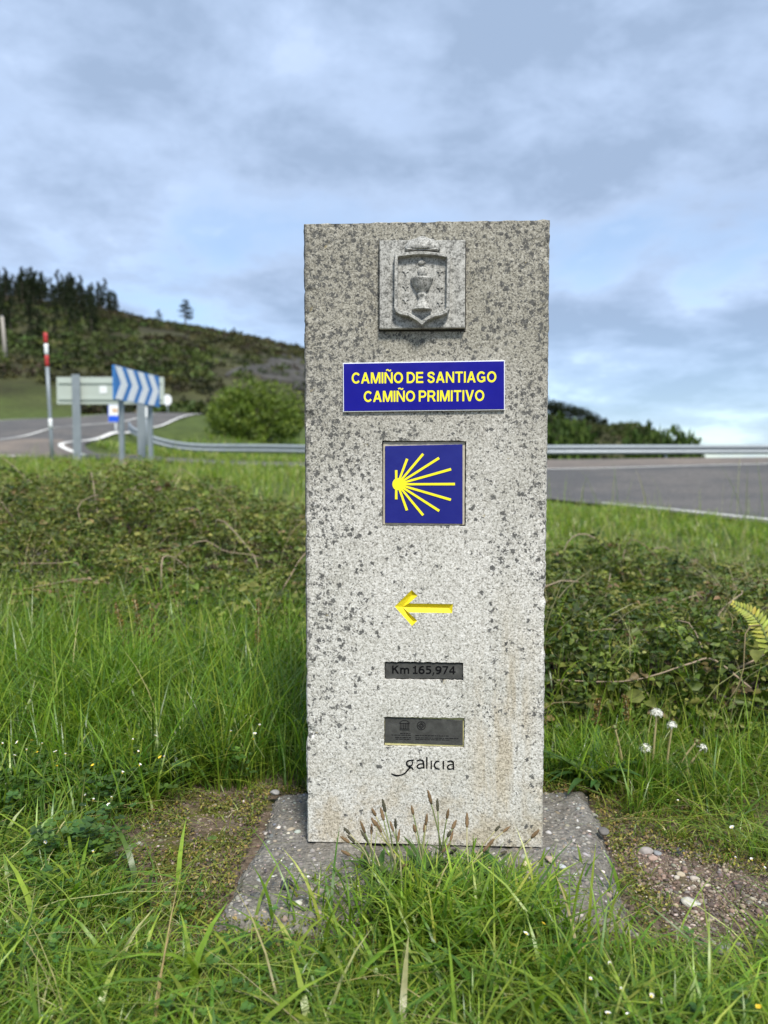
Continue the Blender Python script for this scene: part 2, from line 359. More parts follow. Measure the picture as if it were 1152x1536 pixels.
# ------------------------------------------------------------------ terrain
_cp = [(-4, -6, 0), (4, -6, 0), (0, -2, 0), (-2.5, 0, 0), (2.5, 0, 0), (0, 1.2, 0), (-1.6, 1.3, 0), (1.6, 1.3, 0), (-0.8, 1.9, 0.0), (0.9, 1.9, -0.02),
       (0, 3, 0), (-3, 3, 0.05), (2.5, 3, -0.04), (-3, 6, 0.24), (-6, 6, 0.3), (0, 6, 0.13), (3, 5.5, 0.0), (3.84, 7.7, 0.05), (5, 3.9, 0.0), (6.3, 0, 0.0),
       (2.6, 11.8, 0.12), (0, 10, 0.28), (-3, 10, 0.42), (-8, 10, 0.5), (8, 9, 0.10), (7, 15, 0.42), (3.5, 15.5, 0.42), (0, 16, 0.55), (14, 14, 0.4)]
def _c(px, py, d):
    p = at_depth(px, py, d); _cp.append((p[0], p[1], p[2]))
for a_ in [(60, 689, 18.5), (-150, 689, 18.5), (200, 689, 19.0), (330, 694, 20), (820, 692.5, 25), (1000, 692, 25), (1152, 692, 25), (1500, 693, 25), (450, 690, 28), (330, 688, 28.5), (240, 683, 28.2),
           (125, 668, 22.5), (170, 651, 28), (215, 644, 33), (300, 622, 50), (114, 627, 50), (0, 633, 40), (-250, 640, 34), (0, 655, 27), (-200, 660, 26),
           (330, 621, 60), (450, 640, 50), (450, 622, 70), (0, 629, 60), (-300, 626, 60), (150, 619, 70), (-700, 640, 30)]: _c(*a_)
_cp += [(4, 40, 0.2), (12, 40, -2.0), (25, 40, -3), (40, 30, -1.5), (4, 60, -1.0), (20, 70, -5), (40, 70, -6), (30, 10, 0.2)]
_cp = np.array(_cp)
_ph = lambda r2: np.sqrt(r2 + 1.5**2)
_d2 = ((_cp[:, None, :2]-_cp[None, :, :2])**2).sum(-1)
_n = len(_cp); _A = np.zeros((_n+3, _n+3)); _A[:_n, :_n] = _ph(_d2) + np.eye(_n)*1e-6; _A[:_n, _n] = 1; _A[:_n, _n+1:] = _cp[:, :2]; _A[_n:, :_n] = _A[:_n, _n:].T
_wt = np.linalg.solve(_A, np.concatenate([_cp[:, 2], np.zeros(3)]))
RX = [(-1500, 440), (-600, 432), (-200, 440), (0, 452), (100, 462), (185, 476), (250, 488), (330, 502), (400, 516), (450, 528), (600, 565), (700, 590), (820, 622), (880, 634), (915, 640), (940, 636), (965, 640), (990, 657), (1010, 680), (1040, 715), (1100, 750), (1400, 780), (2500, 800)]
_rx = np.array([(a-576)/F*200 for a, b in RX]); _rz = np.array([CAMZ+(703.5-b)/F*200 for a, b in RX])
def rbf(x, y):
    x = np.clip(x, -32, 42); y = np.clip(y, -8, 85); out = np.full(x.shape, _wt[_n]) + _wt[_n+1]*x + _wt[_n+2]*y
    for i in range(_n): out += _wt[i]*_ph((x-_cp[i, 0])**2+(y-_cp[i, 1])**2)
    return out
def hill(x, y):
    rg = np.interp(x, _rx, _rz) + (fbm(x/9, y/9, 5)-0.5)*1.2
    base = np.interp(x, [-140, -60, -20, 0, 20, 60, 150], [9, 6.5, 4.0, 1.0, -4, -8, -12])
    tt = np.clip((y-62)/(200-62), 0, 1)**(1+2.2*sstep(8, 45, x))
    z = base + (rg-base)*(0.62*tt + 0.38*np.sin(tt*math.pi/2)) + (fbm(x/14, y/14, 9)-0.5)*3.0*tt*(1-tt)*3
    back = np.clip(y-200, 0, None); z = np.where(y > 200, rg - back*0.10, z)
    return np.maximum(z, -40)
def tz(x, y):
    x = np.asarray(x, float); y = np.asarray(y, float); sh = np.broadcast(x, y).shape; x = np.broadcast_to(x, sh).astype(float); y = np.broadcast_to(y, sh).astype(float)
    wv = sstep(55, 85, y)
    z = rbf(x, y)*(1-wv) + hill(x, y)*wv
    n_ = sstep(12, 1, np.hypot(x, y))
    z = z + (fbm(x*3, y*3, 3)-0.5)*0.03*n_ - 0.022*sstep(3, 2, np.hypot(x, y-1))
    return z
def tz1(x, y): return float(tz(np.array([x]), np.array([y]))[0])
def ground_hit(px, py, lift=0.0, y0=0.6, y1=80):
    r = pray(px, py); ys = np.geomspace(y0, y1, 800); k = ys/r[1]
    zz_ = CAMZ + r[2]*k; g = tz(r[0]*k, ys)+lift
    i = np.argmax(zz_ < g); i = max(i, 1)
    return np.array([r[0]*k[i], ys[i], g[i]])

gx = np.sinh(np.linspace(-7.6, 7.6, 360))*1.6; gy = np.concatenate([np.linspace(-60, -3, 20), np.linspace(-2.5, 3.5, 90), 3.5+np.sinh(np.linspace(0.02, 6.6, 260))*3.6])
GX, GY = np.meshgrid(gx, gy); GZ = tz(GX, GY)
V = np.stack([GX, GY, GZ], -1).reshape(-1, 3); nx = len(gx); ny = len(gy)
i = (np.arange(ny-1)[:, None]*nx + np.arange(nx-1)[None, :]).ravel()
ground = mesh_np('ground', V, [np.stack([i, i+1, i+nx+1, i+nx], -1)], M_ground, smooth=True); tag(ground, kind='structure')

# ------------------------------------------------------------------ roads
def loft(name, A, B, m, lift, n=60, k=10, parent=None):
    A = curve_pts(A, n); B = curve_pts(B, n); tt = np.linspace(0, 1, k+1)
    XY = A[:, None, :]*(1-tt)[None, :, None] + B[:, None, :]*tt[None, :, None]
    Z = tz(XY[..., 0], XY[..., 1]) + lift
    V = np.concatenate([XY, Z[..., None]], -1).reshape(-1, 3); kk = k+1
    i = (np.arange(n-1)[:, None]*kk + np.arange(k)[None, :]).ravel()
    V2 = V.copy(); V2[:, 2] -= 0.001
    return mesh_np(name, V, [np.stack([i, i+1, i+kk+1, i+kk], -1)], m, smooth=True, parent=parent)
def line(name, P, width, lift, parent, n=80):
    P = curve_pts(P, n); T = np.gradient(P, axis=0); T /= np.linalg.norm(T, axis=1)[:, None]; N = np.stack([-T[:, 1], T[:, 0]], -1)
    A = P-N*width/2; B = P+N*width/2; XY = np.stack([A, B], 1); Z = tz(XY[..., 0], XY[..., 1])+lift
    V = np.concatenate([XY, Z[..., None]], -1).reshape(-1, 3); i = np.arange(n-1)*2
    return mesh_np(name, V, [np.stack([i, i+1, i+3, i+2], -1)], M_paint, parent=parent)
near_edge = [(10, -14), (7.6, -4), (5.9, 1.8), (4.75, 4.9), (3.55, 7.6), (2.3, 11.8), (-0.2, 15.2), (-4, 17.6), (-8.5, 18.4), (-14, 18.5), (-30, 17)]
far_edge = [(34, -14), (32, 0), (28, 14), (22, 22), (14, 24.7), (5, 24.8), (0.5, 22.3), (-6.8, 19.9), (-12, 23), (-18, 25), (-32, 26)]
road = loft('road', near_edge, far_edge, M_asph, 0.045, 90, 14); tag(road, kind='structure')
def xy(px, py, d): p = at_depth(px, py, d); return (p[0], p[1])
right_up = [(-7.0, 19.2), xy(128, 668, 22.5), xy(170, 651, 28), xy(222, 644, 34), xy(306, 622, 50), (-6.5, 64), (3, 72)]
left_up = [(-17, 19.0), (-18, 23.5), (-19, 28), (-19.8, 36), (-20.2, 50), (-16, 66), (-4, 80)]
road2 = loft('uphill_road', right_up, left_up, M_asph, 0.051, 70, 10); tag(road2, kind='structure')
throat = loft('junction_throat', [(-7.3, 18.9), (-8.8, 21.6), (-10.0, 24.0)], [(-11.0, 18.9), (-11.6, 21.6), (-11.2, 24.0)], M_asph_red, 0.056, 20, 6); tag(throat, kind='structure')
farlane = loft('far_lane', [(24, 16), (15, 19.4), (9, 18.6), (4, 17.6), (1.2, 17.4)], [(27.5, 15), (21, 22), (14, 24.4), (5, 24.5), (1.0, 22.4)], M_asph_red, 0.051, 60, 8); tag(farlane, kind='structure')
ln = [(6.2, 1.8), (5.0, 4.9), (3.84, 7.7), (2.6, 11.8), (0.1, 15.4), (-4, 17.9)]
line('edge_line', ln, 0.13, 0.050, road); line('centre_line', [(26, 13.0), (15, 18.9), (9, 18.2), (4, 17.2), (1.0, 17.0)], 0.16, 0.060, road)
line('edge_line', [(20, 21.8), (14, 24.0), (10, 24.2)], 0.12, 0.060, road)
line('edge_line', [(-7.4, 19.1), (-8.95, 21.4), (-9.3, 22.9), (-9.6, 26), (-9.95, 30), (-10.2, 34), (-12.0, 50), (-6.8, 63.5)], 0.15, 0.064, road2)
line('edge_line', [(-19.3, 28), (-20.0, 36), (-20.3, 50), (-16, 65.5)], 0.15, 0.064, road2)
line('edge_line', [(-10.6, 19.2), (-11.9, 20.6), (-12.3, 22.2), (-11.7, 24.2), (-12.0, 28), (-13.4, 40), (-14.8, 50)], 0.15, 0.066, road2)
line('edge_line', [(-30, 17.5), (-14, 18.9), (-8.6, 18.75)], 0.15, 0.064, road)
line('edge_line', [(-30, 24.5), (-20, 24), (-15.5, 21.5), (-13.5, 20.4)], 0.15, 0.064, road)

# ------------------------------------------------------------------ leaf and blade generators
def blades(n, XY, Z, h, wd, lean, col, tip, seg=4, az=None, straight=0.35):
    az = rng.uniform(0, 2*math.pi, n) if az is None else az
    yaw = az + rng.normal(math.pi/2, 0.6, n)
    tt = np.linspace(0, 1, seg+1); V = np.zeros((n, 2*seg+1, 3)); C = np.zeros((n, 2*seg+1, 3))
    dx, dy = np.cos(az), np.sin(az); sx, sy = np.cos(yaw), np.sin(yaw)
    for k, u in enumerate(tt):
        off = lean*h*(straight*u*0.6 + u**2.2*(1-0.6*straight)); zc = h*u*(1-0.33*np.minimum(lean, 1.6)*u**1.5)
        cx = XY[:, 0]+dx*off; cy = XY[:, 1]+dy*off; cz = Z+zc
        ww = wd*0.5*(0.75+0.6*u-1.30*u**2.4) if k < seg else None
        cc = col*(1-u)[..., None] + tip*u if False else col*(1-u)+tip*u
        if k < seg:
            V[:, 2*k] = np.stack([cx-sx*ww, cy-sy*ww, cz], -1); V[:, 2*k+1] = np.stack([cx+sx*ww, cy+sy*ww, cz], -1); C[:, 2*k] = C[:, 2*k+1] = cc
        else: V[:, 2*k] = np.stack([cx, cy, cz], -1); C[:, 2*k] = cc
    b = np.arange(n)[:, None]*(2*seg+1)
    q = [b + np.array([[2*k, 2*k+1, 2*k+3, 2*k+2]]) for k in range(seg-1)]
    return V.reshape(-1, 3), [np.vstack(q), b+np.array([[2*seg-2, 2*seg-1, 2*seg]])], C.reshape(-1, 3)
def merge(parts):
    V = []; C = []; by = {}; o = 0
    for v, fs, c in parts:
        V.append(v); C.append(c)
        for f in fs: by.setdefault(f.shape[1], []).append(f+o)
        o += len(v)
    return np.vstack(V), [np.vstack(x) for x in by.values()], np.vstack(C)
def leaflets(P, dr, nr, L, W, col, fold=0.25):
    """ovate folded leaflets, 6 triangles each"""
    n = len(P); dr = dr/np.linalg.norm(dr, axis=1)[:, None]; sd_ = np.cross(nr, dr); sd_ /= np.linalg.norm(sd_, axis=1)[:, None]+1e-9; up = np.cross(dr, sd_)
    L = np.broadcast_to(L, (n,))[:, None]; W = np.broadcast_to(W, (n,))[:, None]
    def pt(a, b, c): return P + dr*L*a + sd_*W*b + up*W*c
    V = np.stack([pt(0, 0, 0), pt(.5, 0, -.06), pt(1, 0, -.22), pt(.22, .40, fold*.7), pt(.62, .42, fold*.7), pt(.22, -.40, fold*.7), pt(.62, -.42, fold*.7)], 1)
    T = np.array([[0, 1, 3], [3, 1, 4], [4, 1, 2], [0, 5, 1], [5, 6, 1], [6, 2, 1]])
    F_ = (np.arange(n)[:, None, None]*7 + T[None]).reshape(-1, 3)
    sh = np.array([.85, .95, 1.08, 1, 1.05, .93, .97])
    return V.reshape(-1, 3), [F_], (col[:, None, :]*sh[None, :, None]).reshape(-1, 3)
def roundlets(P, dr, nr, L, W, col):
    n = len(P); dr = dr/np.linalg.norm(dr, axis=1)[:, None]; sd_ = np.cross(nr, dr); sd_ /= np.linalg.norm(sd_, axis=1)[:, None]+1e-9; up = np.cross(dr, sd_)
    L = np.broadcast_to(L, (n,))[:, None]; W = np.broadcast_to(W, (n,))[:, None]
    S = [(0, 0, 0), (.3, .36, .05), (.62, .50, .08), (.9, .34, .05), (.94, 0, -.03), (.9, -.34, .05), (.62, -.50, .08), (.3, -.36, .05), (.55, 0, -.05)]
    V = np.stack([P+dr*L*a+sd_*W*b+up*W*c for a, b, c in S], 1); T = np.array([[k, (k+1) % 8, 8] for k in range(8)])
    sh = np.array([.8, 1, 1.05, 1.05, 1, 1, .97, .95, .92])
    return V.reshape(-1, 3), [(np.arange(n)[:, None, None]*9+T[None]).reshape(-1, 3)], (col[:, None, :]*sh[None, :, None]).reshape(-1, 3)
def rand_unit(n):
    v = rng.normal(size=(n, 3)); return v/np.linalg.norm(v, axis=1)[:, None]
def pal(n, cols, wts=None, var=0.15):
    c = np.array(cols)[rng.choice(len(cols), n, p=None if wts is None else np.array(wts)/sum(wts))]
    return np.clip(c*rng.normal(1, var, (n, 1))*rng.normal(1, 0.05, (n, 3)), 0.003, 0.9)

# ------------------------------------------------------------------ hill cover: rock face, scrub, pines
def hill_point(px, py):
    r = pray(px, py); ys = np.linspace(40, 260, 1800); k = ys/r[1]; zz_ = CAMZ+r[2]*k; g = tz(r[0]*k, ys)
    i = np.argmax(zz_ < g); return np.array([r[0]*k[i], ys[i], g[i]]) if (zz_ < g).any() else None
def rock(name, poly, seed, thick):
    # a craggy patch of hillside: grid over the plan rectangle, lifted inside, sunk at its rim
    pts = np.array([hill_point(*p) for p in poly]); x0, x1 = pts[:, 0].min(), pts[:, 0].max(); y0, y1 = pts[:, 1].min(), pts[:, 1].max()
    n = 90; U, W_ = np.meshgrid(np.linspace(0, 1, n), np.linspace(0, 1, n)); X = x0+(x1-x0)*U; Y = y0+(y1-y0)*W_
    e = np.minimum(np.minimum(U, 1-U), np.minimum(W_, 1-W_))*2 + (fbm(U*5, W_*5, seed)-0.5)*0.9
    st = np.floor((fbm(X/5, Y/5, seed+3)*9))/9*2 + fbm(X/1.6, Y/1.6, seed+5)*1.2
    Z = tz(X, Y) + np.where(e > 0.25, 0.05 + st*thick, -1.2)
    V = np.stack([X, Y, Z], -1).reshape(-1, 3); i = (np.arange(n-1)[:, None]*n+np.arange(n-1)[None, :]).ravel()
    return tag(mesh_np(name, V, [np.stack([i, i+1, i+n+1, i+n], -1)], M_rock), kind='structure')
rock('rock_face', [(352, 566), (470, 590), (440, 533), (380, 545)], 21, 0.10)

N = 21000
u_ = rng.uniform(-0.62, 0.5, N); sy_ = np.sqrt(rng.uniform(64**2, 215**2, N)); sx_ = u_*sy_
px_ = 576+F*u_
clump = fbm(sx_/11, sy_/11, 31)
keep = (clump + rng.uniform(-.2, .2, N)) > 0.47
sx_, sy_, clump, u_ = sx_[keep], sy_[keep], clump[keep], u_[keep]
sz_ = tz(sx_, sy_)
# leave the rock face and the nearest pasture open
ez = (sz_-CAMZ)/sy_; openm = ((u_ > -0.225) & (u_ < -0.10) & (ez > 0.085) & (ez < 0.145) & (rng.random(len(u_)) < 0.82)) | ((u_ < -0.28) & (ez < 0.115) & (clump < 0.56))
sx_, sy_, sz_, u_, ez = [q[~openm] for q in (sx_, sy_, sz_, u_, ez)]
m_ = len(sx_); K = 26
rad = rng.uniform(0.4, 1.2, m_)*rng.uniform(0.7, 1.2, m_)
cen = np.repeat(np.stack([sx_, sy_, sz_], -1), K, 0); rr = np.repeat(rad, K)
off = rand_unit(m_*K)*np.sqrt(rng.uniform(0.25, 1, (m_*K, 1))); off[:, 2] = np.abs(off[:, 2])*0.85
Pp = cen + off*rr[:, None]
patch = fbm(sx_/26, sy_/26, 37); ccol = pal(m_, [(0.022, 0.026, 0.010), (0.040, 0.045, 0.013), (0.060, 0.060, 0.018), (0.042, 0.034, 0.021), (0.070, 0.080, 0.030), (0.075, 0.066, 0.036)], [3, 4, 4, 3, 2.4, 1.2], 0.2)*1.02
ccol = ccol*1.4*np.where(patch > .44, np.array([[.98, 1.2, 1.0]]).T, np.array([[.98, .92, 1.1]]).T).T*(.7+.7*fbm(sx_/9, sy_/9, 39))[:, None]
v, f, c = leaflets(Pp, rand_unit(m_*K)+off*0.6, off+rand_unit(m_*K)*0.6, rr*rng.uniform(0.3, 0.6, m_*K), rr*rng.uniform(0.28, 0.5, m_*K), np.repeat(ccol, K, 0)*rng.normal(1, 0.18, (m_*K, 1)).clip(0.4, 1.7))
tag(mesh_np('heath_scrub', v, f, M_far, c), 'low olive and brown heath scrub covering the hillside', 'scrub', kind='stuff')

def pine_mesh(seed, hgt, spread, bare):
    r = np.random.default_rng(seed); parts = []
    nb = int(26*hgt/9)
    P = []; Dr = []; S = []
    for b in range(nb):
        f_ = bare + (1-bare)*(b+r.uniform(0, 1))/nb; L = spread*(1-f_)**0.75*r.uniform(0.55, 1.15)+0.15; a = r.uniform(0, 2*math.pi)
        d = np.array([math.cos(a), math.sin(a), r.uniform(-0.15, 0.35)])
        k = int(9+L*7)
        for j in range(k):
            q = (j+r.uniform(0, 1))/k; P.append(np.array([0, 0, f_*hgt])+d*L*q+r.normal(0, 0.16, 3)); Dr.append(d+r.normal(0, .5, 3)+np.array([0, 0, .4])); S.append(r.uniform(.28, .55))
    P = np.array(P); Dr = np.array(Dr); S = np.array(S)
    col = np.array([0.026, 0.038, 0.015])*np.random.default_rng(seed+1).normal(1, .25, (len(P), 1)).clip(.4, 1.8)
    return leaflets(P, Dr, np.random.default_rng(seed+2).normal(size=(len(P), 3)), S, S*0.75, col)
def pine_proto(seed, hgt, spread, bare):
    e = empty('pine_tree')
    v, f, c = pine_mesh(seed, hgt, spread, bare); mesh_np('crown', v, f, M_far, c, parent=e)
    tt = np.linspace(0, 1, 7); tube('trunk', np.stack([0.12*np.sin(tt*3+seed), 0.1*np.cos(tt*2+seed), -0.4+tt*hgt*0.97], -1), 0.16*(1-tt*0.85), M_bark, e, 6)
    return e
protos = [pine_proto(1, 9.0, 2.3, 0.18), pine_proto(2, 8.0, 2.0, 0.25), pine_proto(3, 10.0, 2.6, 0.3), pine_proto(4, 7.0, 2.2, 0.12), pine_proto(5, 11.0, 1.9, 0.35)]
used = [False]*5
def place_pine(x, y, s, label, group=None):
    k = int(rng.integers(0, 5)); o = protos[k] if not used[k] else copy_tree(protos[k]); used[k] = True
    o.location = (x, y, tz1(x, y)-0.2); o.rotation_euler = (0, 0, rng.uniform(0, 6.28)); o.scale = (s*rng.uniform(.85, 1.15),)*2 + (s,)
    for k_ in ('group',):
        if k_ in o: del o[k_]
    return tag(o, label, 'tree', group)
wood = 'pines of the hilltop wood'
for px in np.concatenate([np.linspace(-160, 178, 64), rng.uniform(-160, 178, 150)]):
    yy = rng.uniform(186, 204) if rng.random() < 0.5 else rng.uniform(148, 190)
    px = px + rng.uniform(-4, 4)
    if 0 < px and yy < 150+px*0.20: yy = rng.uniform(176, 202)
    x = (px-576)/F*yy
    place_pine(x, yy, rng.uniform(0.5, 0.80)*(0.85 if px > 165 else 1), 'dark pine crowded in the wood on the hilltop', wood)
for px in rng.uniform(-170, 150, 70):
    yy = rng.uniform(98, 150)+max(0, px)*.18; place_pine((px-576)/F*yy, yy, rng.uniform(.32, .62), 'small pine on the slope below the hilltop wood', 'pines on the slope')
for px, yy, s, lab in [(282, 196, 0.68, 'lone bushy pine on the bare skyline right of the wood'), (242, 198, 0.36, 'small sapling pine on the skyline between wood and lone pine'),
                       (354, 199, 0.25, 'tiny pine sapling on the skyline above the rock face'), (405, 199, 0.3, 'stunted pine on the skyline near the stone marker')]:
    o_ = place_pine((px-576)/F*yy, yy, s, lab); o_.scale = (s*2.2, s*2.2, s*.9)
# dark broadleaf trees along the right-hand ridge
def crown_tree(name, hgt, wid, n, cols, leafs, matl, stem_h, seed, stems=1):
    r = np.random.default_rng(seed); e = empty(name)
    ncl = 26; cl = r.normal(size=(ncl, 3)); cl /= np.linalg.norm(cl, axis=1)[:, None]; cl *= r.uniform(.25, 1, (ncl, 1))**.5
    cl = cl*np.array([wid*.42, wid*.42, hgt*.36])+np.array([0, 0, stem_h+(hgt-stem_h)*.5]); cr = r.uniform(.14, .26, ncl)*wid
    k = r.integers(0, ncl, n); d = r.normal(size=(n, 3)); d /= np.linalg.norm(d, axis=1)[:, None]
    P = cl[k]+d*(cr[k]*r.uniform(.5, 1, n)**.5)[:, None]; P[:, 2] = np.abs(P[:, 2])
    col = np.array(cols)[r.integers(0, len(cols), n)]*r.normal(1, .2, (n, 1)).clip(.5, 1.6)*(r.uniform(.75, 1.25, ncl)[k])[:, None]
    v, f, c = leaflets(P, d+r.normal(0, .5, (n, 3)), d+r.normal(0, .7, (n, 3))+np.array([0, 0, .5]), r.uniform(.7, 1.2, n)*leafs, r.uniform(.5, .9, n)*leafs, col)
    mesh_np('crown', v, f, matl, c, parent=e)
    for s_ in range(stems):
        a = r.uniform(0, 6.28); b = 0.0 if stems == 1 else wid*.25; tt = np.linspace(0, 1, 6)
        tube('trunk', np.stack([math.cos(a)*b*tt, math.sin(a)*b*tt, -.25+tt*hgt*.7], -1), (0.035*hgt if stems == 1 else .02*hgt)*(1-.75*tt), M_bark, e, 6)
    return e
dk = [crown_tree('oak_tree', 6.5, 6.0, 900, [(0.016, 0.026, 0.010), (0.028, 0.040, 0.013)], .62, M_far, 1.0, 40+k) for k in range(3)]
rt = [(790, 198, 1), (808, 200, 1.05), (826, 199, .95), (840, 201, 1.0), (853, 198, .9), (867, 200, .85), (880, 199, .78), (892, 200, .62), (904, 199, .5), (818, 180, .8), (846, 178, .75), (872, 182, .7), (896, 184, .5)]
for k, (px, yy, s) in enumerate(rt):
    o = dk[k] if k < 3 else copy_tree(dk[k % 3])
    x = (px-576)/F*yy; o.location = (x, yy, tz1(x, yy)-.3); o.scale = (s*.72,)*3; o.rotation_euler = (0, 0, k*1.3)
    tag(o, 'dark broadleaf tree on the wooded ridge right of the stone marker', 'tree', 'trees of the right-hand ridge')
gb = crown_tree('willow_shrub', 2.2, 3.0, 1500, [(0.07, 0.115, 0.022), (0.10, 0.15, 0.03), (0.045, 0.08, 0.018)], .26, M_far, .1, 61, 4)
labs = ['rounded green shrub beyond the guardrail below the dark ridge trees', 'green shrub beyond the guardrail midway along the brown ridge', 'leafy green shrub at the low right end of the brown ridge', 'thin green shrub at the foot of the ridge, last before open sky', 'green shrub tucked between the marker and the rounded shrub beyond the guardrail']
for k, (px, py, d, s) in enumerate([(858, 666, 42, 1.0), (962, 664, 46, .8), (1004, 668, 38, .75), (1030, 668, 40, .62), (826, 664, 44, 1.05)]):
    p = at_depth(px, py, d); o = gb if k == 0 else copy_tree(gb)
    z = tz1(p[0], p[1]); topz = p[2]+ {0: 1.1, 1: .9, 2: .75, 3: .5, 4: 1.4}[k]
    o.location = (p[0], p[1], z-.1); o.scale = (s, s, (topz-z)/2.2); o.rotation_euler = (0, 0, k*2.1); tag(o, labs[k], 'shrub')
# the big bright shrub by the bend
wl = crown_tree('willow_bush', 3.0, 4.6, 13000, [(0.13, 0.20, 0.024), (0.18, 0.255, 0.032), (0.09, 0.145, 0.02), (0.23, 0.29, 0.045)], .14, M_leaf, .1, 77, 6)
p = at_depth(384, 672, 36); wl.location = (p[0], p[1], tz1(p[0], p[1])-.15); _top = at_depth(385, 590, 36)[2]; wl.scale = (.98, .8, (_top-wl.location[2])/2.75)
tag(wl, 'large bright green willow bush behind the guardrail beside the bend', 'bush')

# ------------------------------------------------------------------ guardrail
GR = curve_pts([(30, 22.5), (22, 24.2), (14, 25.1), (5, 25.4), (-1, 27.2), (-5, 28.1), (-7.6, 28.4), (-9.2, 28.7), (-9.75, 29.6)], 90)
rail = empty('guardrail', (5, 25.4, tz1(5, 25.4))); tag(rail, 'galvanised steel crash barrier with corrugated beam along the far road edge', 'guardrail')
rl = np.array(rail.location)
prof = [(-.155, 0), (-.145, .03), (-.105, .075), (-.055, .075), (-.02, .02), (.02, .02), (.055, .075), (.105, .075), (.145, .03), (.155, 0)]
T = np.gradient(GR, axis=0); T /= np.linalg.norm(T, axis=1)[:, None]; Nn = np.stack([T[:, 1], -T[:, 0]], -1)
Nn *= np.sign((Nn*(-GR)).sum(1))[:, None]
zb = tz(GR[:, 0], GR[:, 1]); zb = np.convolve(np.pad(zb, 12, 'edge'), np.hanning(27)[1:-1]/np.hanning(27).sum(), 'valid')+0.40
V = np.stack([np.stack([GR[:, 0]+Nn[:, 0]*b-rl[0], GR[:, 1]+Nn[:, 1]*b-rl[1], zb+a-rl[2]], -1) for a, b in prof], 1); k = len(prof)
i = (np.arange(len(GR)-1)[:, None]*k+np.arange(k-1)[None, :]).ravel()
bo = mesh_np('rail_beam', V.reshape(-1, 3), [np.stack([i, i+1, i+k+1, i+k], -1)], M_galv, smooth=True, parent=rail)
sm = bo.modifiers.new('thick', 'SOLIDIFY'); sm.thickness = .006
dist = np.concatenate([[0], np.cumsum(np.linalg.norm(np.diff(GR, axis=0), axis=1))])
bm = bmesh.new(); box(bm, (0, 0, -.02), (.06, .12, 1.1), .008); post0 = bm_obj('post', bm, M_galv, rail)
for q, sd_ in enumerate(np.arange(1.0, dist[-1], 4.0)):
    o = post0 if q == 0 else post0.copy()
    if q: link(o, rail)
    x = np.interp(sd_, dist, GR[:, 0]); y = np.interp(sd_, dist, GR[:, 1]); nxv = np.interp(sd_, dist, Nn[:, 0]); nyv = np.interp(sd_, dist, Nn[:, 1])
    o.location = (x-nxv*.08-rl[0], y-nyv*.08-rl[1], tz1(x, y)-rl[2]); o.rotation_euler = (0, 0, math.atan2(nyv, nxv)+math.pi/2)

# ------------------------------------------------------------------ road signs
def prism(bm, pts, y0, y1):
    a = [bm.verts.new((x, y0, z)) for x, z in pts]; b = [bm.verts.new((x, y1, z)) for x, z in pts]; n = len(pts)
    bm.faces.new(a); bm.faces.new(b[::-1])
    for q in range(n): bm.faces.new((a[q], a[(q+1) % n], b[(q+1) % n], b[q]))
# chevron board: left end nearer than the right end
cl_ = at_depth(170, 574, 15.6); cr_ = at_depth(238, 581, 17.6); ctr = (cl_+cr_)/2; vec = cr_-cl_; CW = math.hypot(vec[0], vec[1]); rz = math.atan2(vec[1], vec[0])
cz0 = at_depth(170, 599, 15.6)[2]; cz1 = at_depth(170, 547, 15.6)[2]; CH = cz1-cz0; gz = tz1(ctr[0], ctr[1])
if True:
    ch = empty('chevron_sign', (ctr[0], ctr[1], gz), rz); tag(ch, 'blue and white chevron bend board on two steel posts', 'road sign')
    z0 = cz0-gz; bm = bmesh.new(); box(bm, (0, 0, z0+CH/2), (CW, .04, CH), .006); pn = bm_obj('panel', bm, M_signblue, ch)
    stp = CW/4.18
    bm = bmesh.new(); sw = stp*.56; ap = stp*.50
    prism(bm, [(0, 0), (sw, 0), (sw+ap, CH*.48), (sw, CH*.96), (0, CH*.96), (ap, CH*.48)], -.026, -.022); c0 = bm_obj('chevron', bm, M_signwhite, pn)
    for q in range(4):
        o = c0 if q == 0 else c0.copy()
        if q: link(o, pn)
        o.location = (-CW/2+.03+stp*q*.98, 0, z0+CH*.02)
    for xx in (-CW*.28, CW*.36):
        bm = bmesh.new(); box(bm, (xx, .08, (z0+CH*.9)/2-.15), (.09, .09, z0+CH*.9+.3), .01); bm_obj('post', bm, M_galv, ch)
def signback():
    d = 18.0; a = at_depth(83, 606, d); b = at_depth(244, 565, d); x0, x1 = a[0], b[0]; cx = (x0+x1)/2; g = tz1(cx, d)
    e = empty('direction_sign', (cx, d, g)); tag(e, 'large grey green direction sign seen from its back on wide steel posts', 'road sign')
    bm = bmesh.new(); box(bm, (0, .1, (a[2]+b[2])/2-g), (x1-x0, .035, b[2]-a[2]), .008); pn = bm_obj('panel', bm, M_signback, e)
    bm = bmesh.new(); s_ = at_depth(153, 584, d); box(bm, (s_[0]-cx, .078, s_[2]-g), (.17, .012, .17)); bm_obj('sticker', bm, M_signwhite, pn)
    for zf in (.2, .8):
        bm = bmesh.new(); box(bm, (0, .07, a[2]+(b[2]-a[2])*zf-g), (x1-x0-.1, .03, .05)); bm_obj('rail', bm, M_signback, pn)
    for px in (115, 212):
        q = at_depth(px, 600, d); bm = bmesh.new(); hh = b[2]-g+.05
        box(bm, (q[0]-cx, -.03, hh/2-.2), (.19, .012, hh+.4)); box(bm, (q[0]-cx, .04, hh/2-.2), (.012, .128, hh+.4)); bm_obj('post', bm, M_galv, e)
signback()
def pole_thing(name, base, top, label, cat, bands, r):
    e = empty(name, tuple(base)); tag(e, label, cat)
    base = np.array(base); top = np.array(top)
    for nm, f0, f1, mt, rr in bands:
        P = [(base+(top-base)*f-base) for f in np.linspace(f0, f1, 4)]; tube(nm, P, r*rr, mt, e, 12)
    return e
